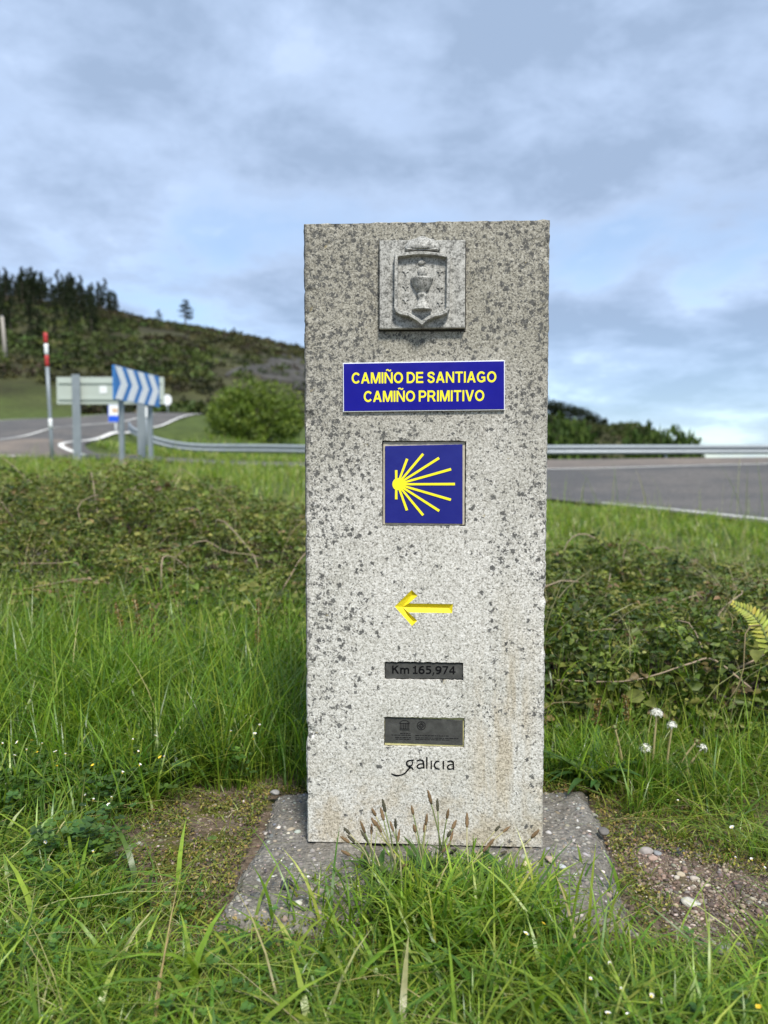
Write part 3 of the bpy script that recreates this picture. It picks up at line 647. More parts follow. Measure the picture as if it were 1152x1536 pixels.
d = 15.5; tp = at_depth(68, 499, d); bs = at_depth(79, 684, d); bs[2] = tz1(bs[0], d)-.05
pole_thing('snow_pole', bs, tp, 'slim leaning snow pole with red and white banded top', 'snow pole',
           [('shaft', 0, .75, M_galv, 1), ('white_band', .30, .37, M_signwhite, 1.06), ('red_band', .75, .835, M_red, 1.05), ('white_band', .835, .918, M_signwhite, 1.05), ('red_band', .918, 1.0, M_red, 1.05)], .036)
def small_sign(name, px, pyb, d, label, build, pr=.035):
    p = at_depth(px, pyb, d); g = tz1(p[0], d); e = empty(name, (p[0], d, g)); tag(e, label, 'road sign'); build(e, p, g, d)
    return e
def bus(e, p, g, d):
    t0 = at_depth(173, 606, d)[2]-g; b0 = at_depth(173, 633, d)[2]-g; wd = 20/F*d; hh = t0-b0
    bm = bmesh.new(); box(bm, (0, 0, (t0+b0)/2), (wd, .04, hh), .006); pn = bm_obj('panel', bm, M_signwhite, e)
    bm = bmesh.new(); box(bm, (0, -.021, b0+hh*.18), (wd*.96, .008, hh*.34)); bm_obj('blue_field', bm, M_busblue, pn)
    bm = bmesh.new(); box(bm, (0, -.021, b0+hh*.985), (wd*.99, .008, hh*.03)); box(bm, (-wd*.48, -.021, b0+hh*.67), (wd*.05, .008, hh*.6)); bm_obj('blue_border', bm, M_busblue, pn)
    bm = bmesh.new(); box(bm, (0, -.0215, b0+hh*.66), (wd*.42, .009, hh*.17), .003); box(bm, (0, -.0215, b0+hh*.55), (wd*.3, .009, hh*.04)); bm_obj('pictogram', bm, M_orange, pn)
    tube('post', [(0, .05, -.3), (0, .05, t0*.5), (0, .05, t0*.95)], .05, M_signwhite, e, 10)
small_sign('bus_stop_sign', 173, 633, 29, 'white and blue bus stop sign on a white post across the road', bus)
def roundsign(e, p, g, d, px=214, py=618, w_=16):
    c_ = at_depth(px, py, d); r = w_/F*d/2; zc = c_[2]-g
    bm = bmesh.new(); prism(bm, [(math.cos(a)*r, zc+math.sin(a)*r*1.25) for a in np.linspace(0, 6.283, 20, endpoint=False)], -.02, .02); bm_obj('panel', bm, M_signwhite, e)
    tube('post', [(0, .05, -.3), (0, .05, zc*.5), (0, .05, zc+r*.8)], .045, M_galv, e, 8)
small_sign('round_sign', 219, 618, 27, 'small round white sign half hidden behind the chevron board posts', lambda e, p, g, d: roundsign(e, p, g, d, 219, 618, 13))
small_sign('warning_sign', 251, 600, 52, 'small pale sign back standing alone by the bend up the hill', lambda e, p, g, d: roundsign(e, p, g, d, 251, 600, 13))
def utility():
    bs_ = hill_point(9, 541); d = bs_[1]; tp = at_depth(3, 475, d); rr_ = 3.0/F*d
    e = empty('utility_pole', tuple(bs_)); tag(e, 'weathered pale utility pole leaning on the hillside below the pines', 'pole')
    tube('shaft', [np.array([0, 0, -.4]), (tp-bs_)*.5, tp-bs_], [rr_, rr_*.9, rr_*.75], M_wood, e, 10)
    q = tp-bs_; tube('cap', [q, q+np.array([0, 0, .12])], [rr_*.8, rr_*.3], M_galv, e, 10)
utility()

# ------------------------------------------------------------------ the stone marker
MB = np.array([0.064, 1.2, 0.0]); YAW = R(-2.9); MW, MH, MD = 0.381, 0.981, 0.165
marker = empty('stone_marker', tuple(MB), YAW)
tag(marker, 'tall granite pilgrim waymarker with shield, blue plates and yellow arrow', 'waymarker')
_ax = np.array([math.cos(YAW), math.sin(YAW), 0]); _ay = np.array([-math.sin(YAW), math.cos(YAW), 0])
def FL(px, py, y=0.0):
    """photo pixel -> (x, z) on the marker's front face"""
    o = np.array([0, 0, CAMZ]); r = pray(px, py); k = ((MB+_ay*y-o)@_ay)/(r@_ay); p = o+r*k-MB
    return float(p@_ax), float(p[2])
def rect(x0, y0, x1, y1):
    pts = [FL(x0, y0), FL(x1, y0), FL(x1, y1), FL(x0, y1)]
    xs = [(pts[0][0]+pts[3][0])/2, (pts[1][0]+pts[2][0])/2]; zs = [(pts[2][1]+pts[3][1])/2, (pts[0][1]+pts[1][1])/2]
    return xs[0], xs[1], zs[0], zs[1]
H_tile = rect(573, 661, 699, 789); H_km = rect(577, 993, 695, 1020); H_un = rect(576, 1076, 697, 1121)
H_arr = rect(584, 878, 690, 946)
holes = [(H_tile, .010), (H_km, .011), (H_un, .008)]
def lines_1d(a, b, st, extra):
    v = list(np.linspace(a, b, int(round((b-a)/st))+1)); ex = sorted(extra)
    v = [q for q in v if all(abs(q-e) > st*.45 for e in ex)] + ex; return np.array(sorted(v))
xs = lines_1d(-MW/2, MW/2, .0042, [q for h in (H_tile, H_km, H_un, H_arr) for q in h[:2]]); zs = lines_1d(0, MH, .0042, [q for h in (H_tile, H_km, H_un, H_arr) for q in h[2:]])
# merge nearly equal lines
def uniq(a):
    o = [a[0]]
    for q in a[1:]:
        if q-o[-1] > 1e-5: o.append(q)
    return np.array(o)
xs = uniq(xs); zs = uniq(zs)
XX, ZZ = np.meshgrid(xs, zs)
YY = (fbm(XX*260, ZZ*260, 51, 3)-.5)*.0007
ed = np.minimum(MW/2-np.abs(XX), MH-ZZ); rad_e = .0035+.004*fbm(XX*40, ZZ*40, 55)
chipn = np.clip(fbm(XX*28, ZZ*28, 57)-.60, 0, 1)*.05*np.exp(-ed/.009)
YY = YY + np.where(ed < rad_e, rad_e-np.sqrt(np.clip(rad_e**2-(rad_e-ed)**2, 0, None)), 0) + chipn
XS = XX - np.sign(XX)*np.where(MW/2-np.abs(XX) < 1e-6, .0004+.0024*fbm(ZZ*130, XX*3, 61, 4)+chipn*.35, 0)
ZS = ZZ - np.where(MH-ZZ < 1e-6, .0004+.0035*fbm(XX*90, ZZ*3, 63, 4)+chipn*.35, 0)
bm = bmesh.new(); nr, ncx = XX.shape
def in_hole(x0, x1, z0, z1):
    cx, cz = (x0+x1)/2, (z0+z1)/2
    return any(h[0] < cx < h[1] and h[2] < cz < h[3] for h in (H_tile, H_km, H_un, H_arr))
gv = [[None]*ncx for _ in range(nr)]
inside = np.zeros((nr, ncx), bool)
for h in (H_tile, H_km, H_un, H_arr): inside |= (XX > h[0]+1e-5) & (XX < h[1]-1e-5) & (ZZ > h[2]+1e-5) & (ZZ < h[3]-1e-5)
for a in range(nr):
    for b in range(ncx):
        if not inside[a, b]: gv[a][b] = bm.verts.new((XS[a, b], YY[a, b], ZS[a, b]))
for a in range(nr-1):
    for b in range(ncx-1):
        if in_hole(xs[b], xs[b+1], zs[a], zs[a+1]): continue
        bm.faces.new((gv[a][b], gv[a][b+1], gv[a+1][b+1], gv[a+1][b]))
def hole_loop(h):
    ia = [k for k in range(nr) if h[2]-1e-5 <= zs[k] <= h[3]+1e-5]; ib = [k for k in range(ncx) if h[0]-1e-5 <= xs[k] <= h[1]+1e-5]
    return [gv[ia[0]][b] for b in ib] + [gv[a][ib[-1]] for a in ia[1:]] + [gv[ia[-1]][b] for b in ib[::-1][1:]] + [gv[a][ib[0]] for a in ia[::-1][1:-1]]
for h, dp in holes:
    lp = hole_loop(h)
    for v_ in lp: v_.co.x += rng.normal(0, .00035); v_.co.z += rng.normal(0, .0005)
    bk = [bm.verts.new((v_.co.x, dp, v_.co.z)) for v_ in lp]; n_ = len(lp)
    for q in range(n_): bm.faces.new((lp[q], lp[(q+1) % n_], bk[(q+1) % n_], bk[q]))
    bm.faces.new(bk)
Zm = lambda x, y: FL(430+x/2.81, 640+y/2.81)
AO = [(455, 758), (527, 688), (552, 713), (515, 745), (701, 748), (698, 786), (513, 783), (551, 818), (528, 840)]
al = [bm.verts.new((Zm(*p)[0], 0.0004, Zm(*p)[1])) for p in AO]
ae = [bm.edges.new((al[q], al[(q+1) % 9])) for q in range(9)]
lp = hole_loop(H_arr); le = [bm.edges.get((lp[q], lp[(q+1) % len(lp)])) for q in range(len(lp))]
bmesh.ops.triangle_fill(bm, edges=ae+le, use_beauty=True)
# triangle_fill also closes the arrow itself: drop those faces
def inpoly(x, z, poly):
    c_ = False; n_ = len(poly)
    for q in range(n_):
        (x1, z1), (x2, z2) = poly[q], poly[(q+1) % n_]
        if (z1 > z) != (z2 > z) and x < (x2-x1)*(z-z1)/(z2-z1)+x1: c_ = not c_
    return c_
ap_ = [(v_.co.x, v_.co.z) for v_ in al]; als = set(al)
kill = [f for f in bm.faces if all(v_ in als for v_ in f.verts) and inpoly(f.calc_center_median().x, f.calc_center_median().z, ap_)]
bmesh.ops.delete(bm, geom=kill, context='FACES_ONLY')
# sides, top and back
bl = [gv[0][b] for b in range(ncx)] + [gv[a][ncx-1] for a in range(1, nr)] + [gv[nr-1][b] for b in range(ncx-2, -1, -1)] + [gv[a][0] for a in range(nr-2, 0, -1)]
mid = [bm.verts.new((v_.co.x*1.001+rng.normal(0, .0003), .012, v_.co.z+rng.normal(0, .0004))) for v_ in bl]; bk = [bm.verts.new((v_.co.x, MD, v_.co.z)) for v_ in bl]; n_ = len(bl)
for q in range(n_):
    bm.faces.new((bl[q], bl[(q+1) % n_], mid[(q+1) % n_], mid[q])); bm.faces.new((mid[q], mid[(q+1) % n_], bk[(q+1) % n_], bk[q]))
bm.faces.new(bk)
block = bm_obj('block', bm, M_granite, marker)
# arrow groove
bm = bmesh.new(); dpt = .0055
def gp(p, y): x, z = Zm(*p); return bm.verts.new((x, y, z))
o_ = [gp(p, 0.0004) for p in AO]; J = gp((488, 763), dpt); U = gp((533, 706), dpt); S = gp((683, 766), dpt); L_ = gp((534, 822), dpt)
for q in ([o_[0], o_[1], U, J], [o_[1], o_[2], U], [o_[2], o_[3], J, U], [o_[3], o_[4], S, J], [o_[4], o_[5], S], [o_[5], o_[6], J, S], [o_[6], o_[7], L_, J], [o_[7], o_[8], L_], [o_[8], o_[0], J, L_]): bm.faces.new(q)
arrow = bm_obj('arrow', bm, M_yarrow, marker); tag(arrow, 'yellow painted arrow carved into the granite, pointing left')

def flat_rect(name, x0, x1, z0, z1, y0, y1, m, parent, bev=0.0006):
    bm = bmesh.new(); box(bm, ((x0+x1)/2, (y0+y1)/2, (z0+z1)/2), (x1-x0, abs(y1-y0), z1-z0), bev); return bm_obj(name, bm, m, parent)
def quad_plate(name, corners_px, y0, y1, m, parent, inset=0.0):
    pts = [FL(*c_) for c_ in corners_px]; cx = sum(p[0] for p in pts)/4; cz = sum(p[1] for p in pts)/4
    if inset: pts = [(x-math.copysign(inset, x-cx), z-math.copysign(inset, z-cz)) for x, z in pts]
    bm = bmesh.new(); prism(bm, pts, y0, y1); bmesh.ops.bevel(bm, geom=bm.edges[:], offset=.0005, segments=1, affect='EDGES'); return bm_obj(name, bm, m, parent)
def arc(cx, cz, rx, rz, a0, a1, n=14): return [(cx+rx*math.cos(R(a)), cz+rz*math.sin(R(a))) for a in np.linspace(a0, a1, n)]
def bx_(x0, z0, x1, z1): return [(x0, z0), (x1, z0), (x1, z1), (x0, z1)]
GLYPH = {  # width, polygons, ribbons (centre lines); cap height 1
 'A': (.98, [[(0, 0), (.22, 0), (.61, 1), (.38, 1)], [(.76, 0), (.98, 0), (.60, 1), (.37, 1)], bx_(.2, .22, .78, .38)], []),
 'C': (.92, [], [arc(.50, .5, .40, .415, 38, 322, 22)]), 'I': (.2, [bx_(0, 0, .2, 1)], []),
 'M': (1.08, [bx_(0, 0, .185, 1), bx_(.895, 0, 1.08, 1), [(0, 1), (.27, 1), (.63, 0), (.45, 0)], [(.81, 1), (1.08, 1), (.63, 0), (.45, 0)]], []),
 'N': (.92, [bx_(0, 0, .19, 1), bx_(.73, 0, .92, 1), [(0, 1), (.2, 1), (.92, 0), (.72, 0)]], []), 'O': (1.02, [], [arc(.51, .5, .415, .415, 0, 360, 32)]),
 'D': (.92, [bx_(0, 0, .2, 1)], [[(.1, .918), (.36, .918)] + arc(.40, .5, .42, .418, 84, -84, 14) + [(.36, .082), (.1, .082)]]),
 'E': (.80, [bx_(0, 0, .2, 1), bx_(.1, 0, .80, .165), bx_(.1, .43, .75, .59), bx_(.1, .835, .78, 1)], []),
 'S': (.86, [], [[(.76, .70), (.70, .84), (.56, .915), (.40, .92), (.22, .87), (.14, .74), (.22, .62), (.43, .54), (.63, .46), (.74, .35), (.72, .20), (.58, .10), (.42, .08), (.24, .13), (.12, .31)]]),
 'T': (.84, [bx_(.32, 0, .52, 1), bx_(0, .835, .84, 1)], []), 'G': (1.0, [bx_(.50, .37, .93, .53), bx_(.75, .10, .93, .5)], [arc(.50, .5, .41, .415, 40, 318, 22)]),
 'P': (.84, [bx_(0, 0, .2, 1)], [[(.1, .918), (.42, .918)] + arc(.46, .675, .28, .243, 80, -80, 12) + [(.42, .432), (.1, .432)]]),
 'R': (.95, [bx_(0, 0, .2, 1), [(.70, 0), (.95, 0), (.62, .46), (.40, .46)]], [[(.1, .918), (.44, .918)] + arc(.50, .69, .27, .228, 80, -80, 12) + [(.44, .462), (.1, .462)]]),
 'V': (.95, [[(0, 1), (.22, 1), (.585, 0), (.365, 0)], [(.73, 1), (.95, 1), (.585, 0), (.365, 0)]], []),
 'K': (.93, [bx_(0, 0, .2, 1), [(.18, .35), (.18, .62), (.62, 1), (.88, 1)], [(.30, .55), (.46, .68), (.93, 0), (.68, 0)]], []),
 'm': (1.18, [bx_(0, 0, .19, .74), bx_(.495, 0, .685, .54), bx_(.99, 0, 1.18, .54)], [[(.1, .48), (.20, .61), (.36, .66), (.53, .60), (.59, .42)], [(.60, .48), (.70, .61), (.86, .66), (1.03, .60), (1.085, .42)]]),
 '1': (.62, [bx_(.22, 0, .41, 1), bx_(0, 0, .62, .15), bx_(.02, .70, .3, .84)], []),
 '6': (.78, [], [arc(.39, .32, .30, .245, 0, 360, 22), [(.095, .34), (.11, .56), (.22, .78), (.42, .90), (.66, .91)]]),
 '5': (.74, [bx_(.08, .50, .25, 1), bx_(.08, .85, .68, 1)], [[(.10, .58), (.36, .60), (.58, .52), (.64, .34), (.56, .16), (.36, .085), (.04, .12)]]),
 ',': (.28, [[(.10, .2), (.28, .2), (.13, -.2), (0, -.2)]], []), '9': (.78, [], [arc(.39, .68, .30, .245, 0, 360, 22), [(.685, .66), (.67, .44), (.56, .22), (.36, .10), (.12, .09)]]),
 '7': (.76, [bx_(0, .85, .76, 1), [(.10, 0), (.31, 0), (.76, .88), (.54, .88)]], []), '4': (.82, [bx_(.46, 0, .65, 1), bx_(0, .22, .82, .37), [(0, .22), (0, .40), (.48, 1), (.56, .84)]], [])}
GLYPH['\u00d1'] = (.92, GLYPH['N'][1], [[(.20, 1.14), (.28, 1.22), (.40, 1.21), (.52, 1.14), (.63, 1.13), (.73, 1.22)]])
def text_mesh(name, s, box_px, y, m, parent, gap=.125, space=.30, wr=.172):
    """heavy sans capitals drawn from bars and arcs, fitted to the measured box"""
    (xa, zta), (xb, zba), (xc, ztb), (xd, zbb) = [FL(*q) for q in ((box_px[0], box_px[1]), (box_px[0], box_px[3]), (box_px[2], box_px[4]), (box_px[2], box_px[5]))]
    tot = sum((space if ch == ' ' else GLYPH[ch][0]+gap) for ch in s)-gap; bm = bmesh.new(); cur = 0; lay = 0
    def mp(p): u = (cur+p[0])/tot; zb_ = zba+(zbb-zba)*u; zt_ = zta+(ztb-zta)*u; return (xa+(xc-xa)*u, zb_+(zt_-zb_)*p[1])
    for ch in s:
        if ch == ' ': cur += space; continue
        wd_, polys, ribs = GLYPH[ch]
        for p_ in polys: prism(bm, [mp(q) for q in p_], y-lay*8e-6, y+.0006); lay = (lay+1) % 6
        for rb in ribs:
            tl = ch == '\u00d1'; P_ = np.array(rb); P_ = curve_pts(np.c_[P_, np.zeros(len(P_))], 40)[:, :2]; T_ = np.gradient(P_, axis=0)
            if np.linalg.norm(P_[0]-P_[-1]) < 1e-3: T_[0] = T_[-1] = P_[1]-P_[-2]
            T_ /= np.linalg.norm(T_, axis=1)[:, None]+1e-9; N_ = np.stack([-T_[:, 1], T_[:, 0]], -1)
            hw = (.055 if tl else wr/2)*(1+.16*np.abs(N_[:, :1])); A_ = P_+N_*hw; B_ = P_-N_*hw
            va = [bm.verts.new((mp(q)[0], y-lay*8e-6, mp(q)[1])) for q in A_]; vb = [bm.verts.new((mp(q)[0], y-lay*8e-6, mp(q)[1])) for q in B_]; lay = (lay+1) % 6
            for q in range(len(va)-1): bm.faces.new((va[q], va[q+1], vb[q+1], vb[q]))
        cur += wd_+gap
    return bm_obj(name, bm, m, parent)

# blue name plate (glued on, 4 mm thick)
NP = [(514.5, 545), (757, 541), (757, 615.5), (515, 618.5)]
plate = quad_plate('name_plate', NP, -.0045, .001, M_white, marker); tag(plate, 'blue plate with yellow capitals and a fine white border')
face = quad_plate('blue_field', NP, -.0052, -.0042, M_blue, plate, .0014)
text_mesh('lettering', 'CAMIÑO DE SANTIAGO', (528, 559.5, 744, 576, 557.5, 574), -.00535, M_yellow, plate)
text_mesh('lettering', 'CAMIÑO PRIMITIVO', (546, 587, 726, 603.5, 585.5, 602), -.00535, M_yellow, plate)

# scallop tile, bedded in mortar in its recess
x0, x1, z0, z1 = H_tile
mort = flat_rect('mortar_bed', x0+.0016, x1-.0016, z0+.0016, z1-.0016, .0042, .0098, M_mortar, marker)
TP = [(577.5, 669), (694, 666.5), (694, 786), (577.5, 784.5)]
tile = quad_plate('scallop_tile', TP, .0018, .006, M_tileblue, marker); tag(tile, 'dark blue glazed tile with a yellow scallop shell of rays')
Zt = lambda x, y: FL(560+x/7.2, 640+y/7.2)
def ray_bar(name, a, b, wpx, parent, y0=.0018, y1=.0012, m=M_yellow, wpx2=None):
    a = np.array(Zt(*a)); b = np.array(Zt(*b)); d_ = (b-a)/np.linalg.norm(b-a); n_ = np.array([-d_[1], d_[0]]); s0 = wpx/7.2*.00104/2; s1 = (wpx2 or wpx)/7.2*.00104/2
    bm = bmesh.new(); prism(bm, [tuple(a+n_*s0), tuple(b+n_*s1), tuple(b-n_*s1), tuple(a-n_*s0)], y0, y1); return bm_obj(name, bm, m, parent)
hub = (262, 622)
for k_, e_ in enumerate([(247, 470), (365, 347), (538, 294), (710, 338), (840, 459), (882, 620), (838, 790), (712, 910), (538, 957), (363, 904), (247, 785)]):
    s_ = (e_[0], hub[1]) if abs(e_[0]-247) < 2 else hub
    ray_bar('shell_ray', s_, e_, 22, tile, .0018, .0012-.00002*k_, wpx2=27)
bm = bmesh.new(); hx, hz = Zt(262, 622); prism(bm, [(hx+math.cos(a)*.0082*(1.0 if math.cos(a) < 0 else .95), hz+math.sin(a)*.0094) for a in np.linspace(0, 6.2832, 28, endpoint=False)], .0018, .0009); bm_obj('shell_hub', bm, M_yellow, tile)

# kilometre plaque
KP = [(578.5, 994.5), (694, 996), (694, 1019), (578.5, 1018.5)]
km = quad_plate('kilometre_plaque', KP, .0032, .0108, M_plaque, marker); tag(km, 'dark recessed plaque with black kilometre figures')
text_mesh('lettering', 'Km 165,974', (588, 999, 683.5, 1011, 1000, 1012.3), .0028, M_ink, km, .13, .36, .185)
UP = [(577.5, 1076.5), (694.5, 1081.5), (694.5, 1119.5), (577, 1115)]
x0, x1, z0, z1 = H_un
flat_rect('mortar_bed', x0+.0008, x1-.0008, z0+.0008, z1-.0008, .0044, .0078, M_lemon, marker)
un = quad_plate('heritage_plaque', UP, .0032, .006, M_plaque, marker); tag(un, 'dark plaque engraved with a temple emblem, a diamond in a circle and small print')
Zp = lambda x, y: FL(560+x/7.2, 970+y/7.2)
def ribbon(name, pts, wd_px, y, m, parent, n=18, zf=Zp, taper=None, smoothc=True):
    P = np.array([zf(*p) for p in pts]); P = curve_pts(np.c_[P, np.zeros(len(P))], n)[:, :2] if smoothc and len(pts) > 2 else P
    T_ = np.gradient(P, axis=0); T_ /= np.linalg.norm(T_, axis=1)[:, None]+1e-12; N_ = np.stack([-T_[:, 1], T_[:, 0]], -1)
    wv = np.full(len(P), wd_px/7.2*.00104/2) if taper is None else np.interp(np.linspace(0, 1, len(P)), np.linspace(0, 1, len(taper)), taper)/7.2*.00104/2
    A = P+N_*wv[:, None]; B = P-N_*wv[:, None]; V = []; n2 = len(P)
    for yy in (y, y+.0006):
        V += [(a[0], yy, a[1]) for a in A] + [(b[0], yy, b[1]) for b in B]
    bm = bmesh.new(); vs = [bm.verts.new(v_) for v_ in V]; o4 = 2*n2
    for q in range(n2-1):
        bm.faces.new((vs[q], vs[q+1], vs[n2+q+1], vs[n2+q])); bm.faces.new((vs[q], vs[q+1], vs[o4+q+1], vs[o4+q])); bm.faces.new((vs[n2+q], vs[n2+q+1], vs[o4+n2+q+1], vs[o4+n2+q]))
    return bm_obj(name, bm, m, parent)
yv = .0028
bm = bmesh.new()
tem = [((283, 905), (390, 908), 5), ((283, 893), (390, 896), 5), ((280, 833), (390, 836), 6)] + [((290+q*18.5, 838), (290+q*18.5, 893), 8) for q in range(6)]
def bars(bm, L, y):
    for a, b, w_ in L:
        a = np.array(Zp(*a)); b = np.array(Zp(*b)); d_ = (b-a)/np.linalg.norm(b-a); n_ = np.array([-d_[1], d_[0]])*w_/7.2*.00104/2
        prism(bm, [tuple(a+n_), tuple(b+n_), tuple(b-n_), tuple(a-n_)], y, y+.0006)
bars(bm, tem, yv); bm_obj('temple_emblem', bm, M_engr, un)
ribbon('temple_pediment', [(283, 830), (305, 810), (336, 803), (368, 810), (390, 832)], 6, yv, M_engr, un)
ribbon('circle_emblem', [(518+44*math.cos(a), 860+44*math.sin(a)) for a in np.linspace(0, 6.3, 15)], 7, yv, M_engr, un, 30)
bm = bmesh.new()
for rr_, w_ in ((33, 6), (17, 6)):
    q_ = [(518, 860-rr_), (518+rr_, 860), (518, 860+rr_), (518-rr_, 860)]; bars(bm, [(q_[k], q_[(k+1) % 4], w_) for k in range(4)], yv+rr_*1e-6)
bm_obj('diamond_emblem', bm, M_engr, un)
bm = bmesh.new(); L = []
for y_, segs in ((942, [(290, 400)]), (960, [(195, 405), (455, 820)]), (985, [(235, 405), (455, 920)]), (1003, [(240, 405), (455, 830)])):
    for a, b in segs:
        x_ = a
        while x_ < b:
            l_ = rng.uniform(14, 46); L.append(((x_, y_+.02*(x_-195)), (min(b, x_+l_), y_+.02*(min(b, x_+l_)-195)), 6)); x_ += l_+7
bars(bm, L, yv); bm_obj('small_print', bm, M_engr, un)

# the painted word
word = empty('painted_word'); word.parent = marker; wy = -.0007
for pts, tp in [([(438, 1226), (400, 1226), (366, 1240), (360, 1268), (378, 1288), (410, 1282), (424, 1258), (416, 1234)], [15, 13, 17, 19, 17, 13, 13, 12]),
                ([(372, 1284), (392, 1302), (418, 1308), (432, 1328)], [12, 16, 16, 12]), ([(398, 1302), (372, 1330), (345, 1362), (318, 1378), (296, 1386)], [15, 17, 15, 13, 9]),
                ([(302, 1384), (262, 1390), (228, 1386), (198, 1370)], [9, 17, 17, 10]), ([(196, 1370), (208, 1378)], [12, 12]),
                ([(468, 1236), (504, 1222), (534, 1232), (543, 1262), (545, 1314)], [12, 15, 16, 18, 16]), ([(542, 1262), (496, 1268), (474, 1292), (494, 1312), (542, 1302)], [10, 13, 16, 14, 10]),
                ([(578, 1190), (578, 1316)], [17, 15]), ([(627, 1230), (626, 1320)], [14, 16]), ([(714, 1236), (678, 1242), (660, 1276), (676, 1312), (718, 1322)], [11, 15, 18, 15, 10]),
                ([(757, 1232), (757, 1320)], [17, 14]), ([(800, 1240), (838, 1232), (862, 1250), (866, 1290), (867, 1328)], [12, 14, 17, 17, 14]), ([(862, 1270), (818, 1276), (802, 1300), (818, 1322), (864, 1314)], [10, 13, 16, 14, 10])]:
    ribbon('letter_stroke', pts, 14, wy, M_ink, word, 16 if len(pts) > 2 else 2, Zp, tp, len(pts) > 2)

# carved coat of arms
Ze = lambda x, y: FL(550+x/6.776, 340+y/6.776)
def carve(name, pts, y0, y1, parent, bev=.0014, seg=2, m=None):
    bm = bmesh.new(); prism(bm, [Ze(*p) for p in pts], y0, y1)
    fr = [e_ for e_ in bm.edges if all(abs(v_.co.y-y0) < 1e-6 for v_ in e_.verts)]
    bmesh.ops.bevel(bm, geom=fr, offset=bev, segments=seg, affect='EDGES', profile=.6); return bm_obj(name, bm, m or M_emblem, parent)
quad_j = [(122, 150), (1012, 150), (1006, 1066), (122, 1066)]
carve('joint', quad_j, -.0012, .004, marker, .0003, 1, M_gap)
arms = carve('coat_of_arms', [(134, 160), (1000, 158), (994, 1040), (134, 1052)], -.012, .004, marker, .0016); tag(arms, 'carved square granite panel with shield, chalice and crown')
SH = [(285, 318)] + [(285+ (846-285)*u, 318-34*math.sin(math.pi*u)+10*u) for u in np.linspace(.1, .9, 9)] + [(846, 328), (840, 870), (815, 915), (760, 938), (690, 950), (620, 985), (562, 1035), (500, 985), (430, 945), (350, 930), (300, 905), (282, 860)]
SI = [(322, 352)] + [(322+(810-322)*u, 352-26*math.sin(math.pi*u)+4*u) for u in np.linspace(.1, .9, 9)] + [(810, 358), (803, 850), (790, 880), (745, 900), (680, 915), (615, 945), (562, 985), (505, 945), (440, 908), (370, 893), (332, 872), (320, 845)]
bm = bmesh.new(); n_ = len(SH)
so_ = [Ze(*p) for p in SH]; si_ = [Ze(*p) for p in SI]; yb, yf, yi = -.011, -.0245, -.0155
sc = lambda P, c, k: [(c[0]+(x-c[0])*k, c[1]+(z-c[1])*k) for x, z in P]
cc_ = Ze(562, 620)
rings = [(so_, yb), (sc(so_, cc_, .995), yf+.0022), (sc(so_, cc_, .975), yf), (sc(si_, cc_, 1.02), yf), (si_, yf+.0015), (sc(si_, cc_, .985), yi)]
rv = [[bm.verts.new((x, y, z)) for x, z in P_] for P_, y in rings]
for a in range(len(rv)-1):
    for q in range(n_): bm.faces.new((rv[a][q], rv[a][(q+1) % n_], rv[a+1][(q+1) % n_], rv[a+1][q]))
bm.faces.new(rv[-1]); shield = bm_obj('shield', bm, M_emblem, arms)
def lathe(name, prof, px, parent, ysurf, dep=.55, n=20):
    bm = bmesh.new(); rows = []
    for rpx, ypx in prof:
        x, z = Ze(px, ypx); r = rpx/6.776*.00102
        rows.append([bm.verts.new((x+math.cos(a)*r, ysurf-math.sin(a)*r*dep, z)) for a in np.linspace(-.25, math.pi+.25, n)])
    for a in range(len(rows)-1):
        for q in range(n-1): bm.faces.new((rows[a][q], rows[a][q+1], rows[a+1][q+1], rows[a+1][q]))
    bm.faces.new(rows[0]); bm.faces.new(rows[-1][::-1]); return bm_obj(name, bm, M_emblem, parent, True)
lathe('chalice', [(112, 548), (116, 560), (112, 572), (104, 585), (92, 625), (68, 668), (42, 692), (48, 712), (54, 725), (46, 745), (36, 760), (52, 785), (74, 825), (98, 858), (102, 866), (92, 872)], 562, arms, yi, .85)
lathe('host', [(4, 433), (30, 440), (46, 462), (52, 486), (46, 510), (30, 532), (4, 540)], 568, arms, yi, .7)
lathe('finial', [(4, 360), (24, 366), (38, 384), (40, 398), (30, 412), (6, 418)], 560, arms, yi, .6)
lathe('crown', [(8, 120), (34, 126), (70, 146), (120, 160), (150, 180), (170, 208), (178, 240), (176, 262), (160, 270)], 565, arms, -.0115, .55)
carve('crown_band', [(400, 258), (735, 256), (722, 280), (560, 284), (420, 282)], -.0235, -.011, arms, .0015, 1)
for cx_, cy_ in ((398, 480), (398, 630), (398, 760), (742, 480), (742, 640), (742, 790)):
    carve('cross', [(cx_-7, cy_-38), (cx_+7, cy_-38), (cx_+7, cy_-7), (cx_+32, cy_-7), (cx_+32, cy_+7), (cx_+7, cy_+7), (cx_+7, cy_+40), (cx_-7, cy_+40), (cx_-7, cy_+7), (cx_-32, cy_+7), (cx_-32, cy_-7), (cx_-7, cy_-7)], yi-.0016, yi+.001, arms, .0006, 1)

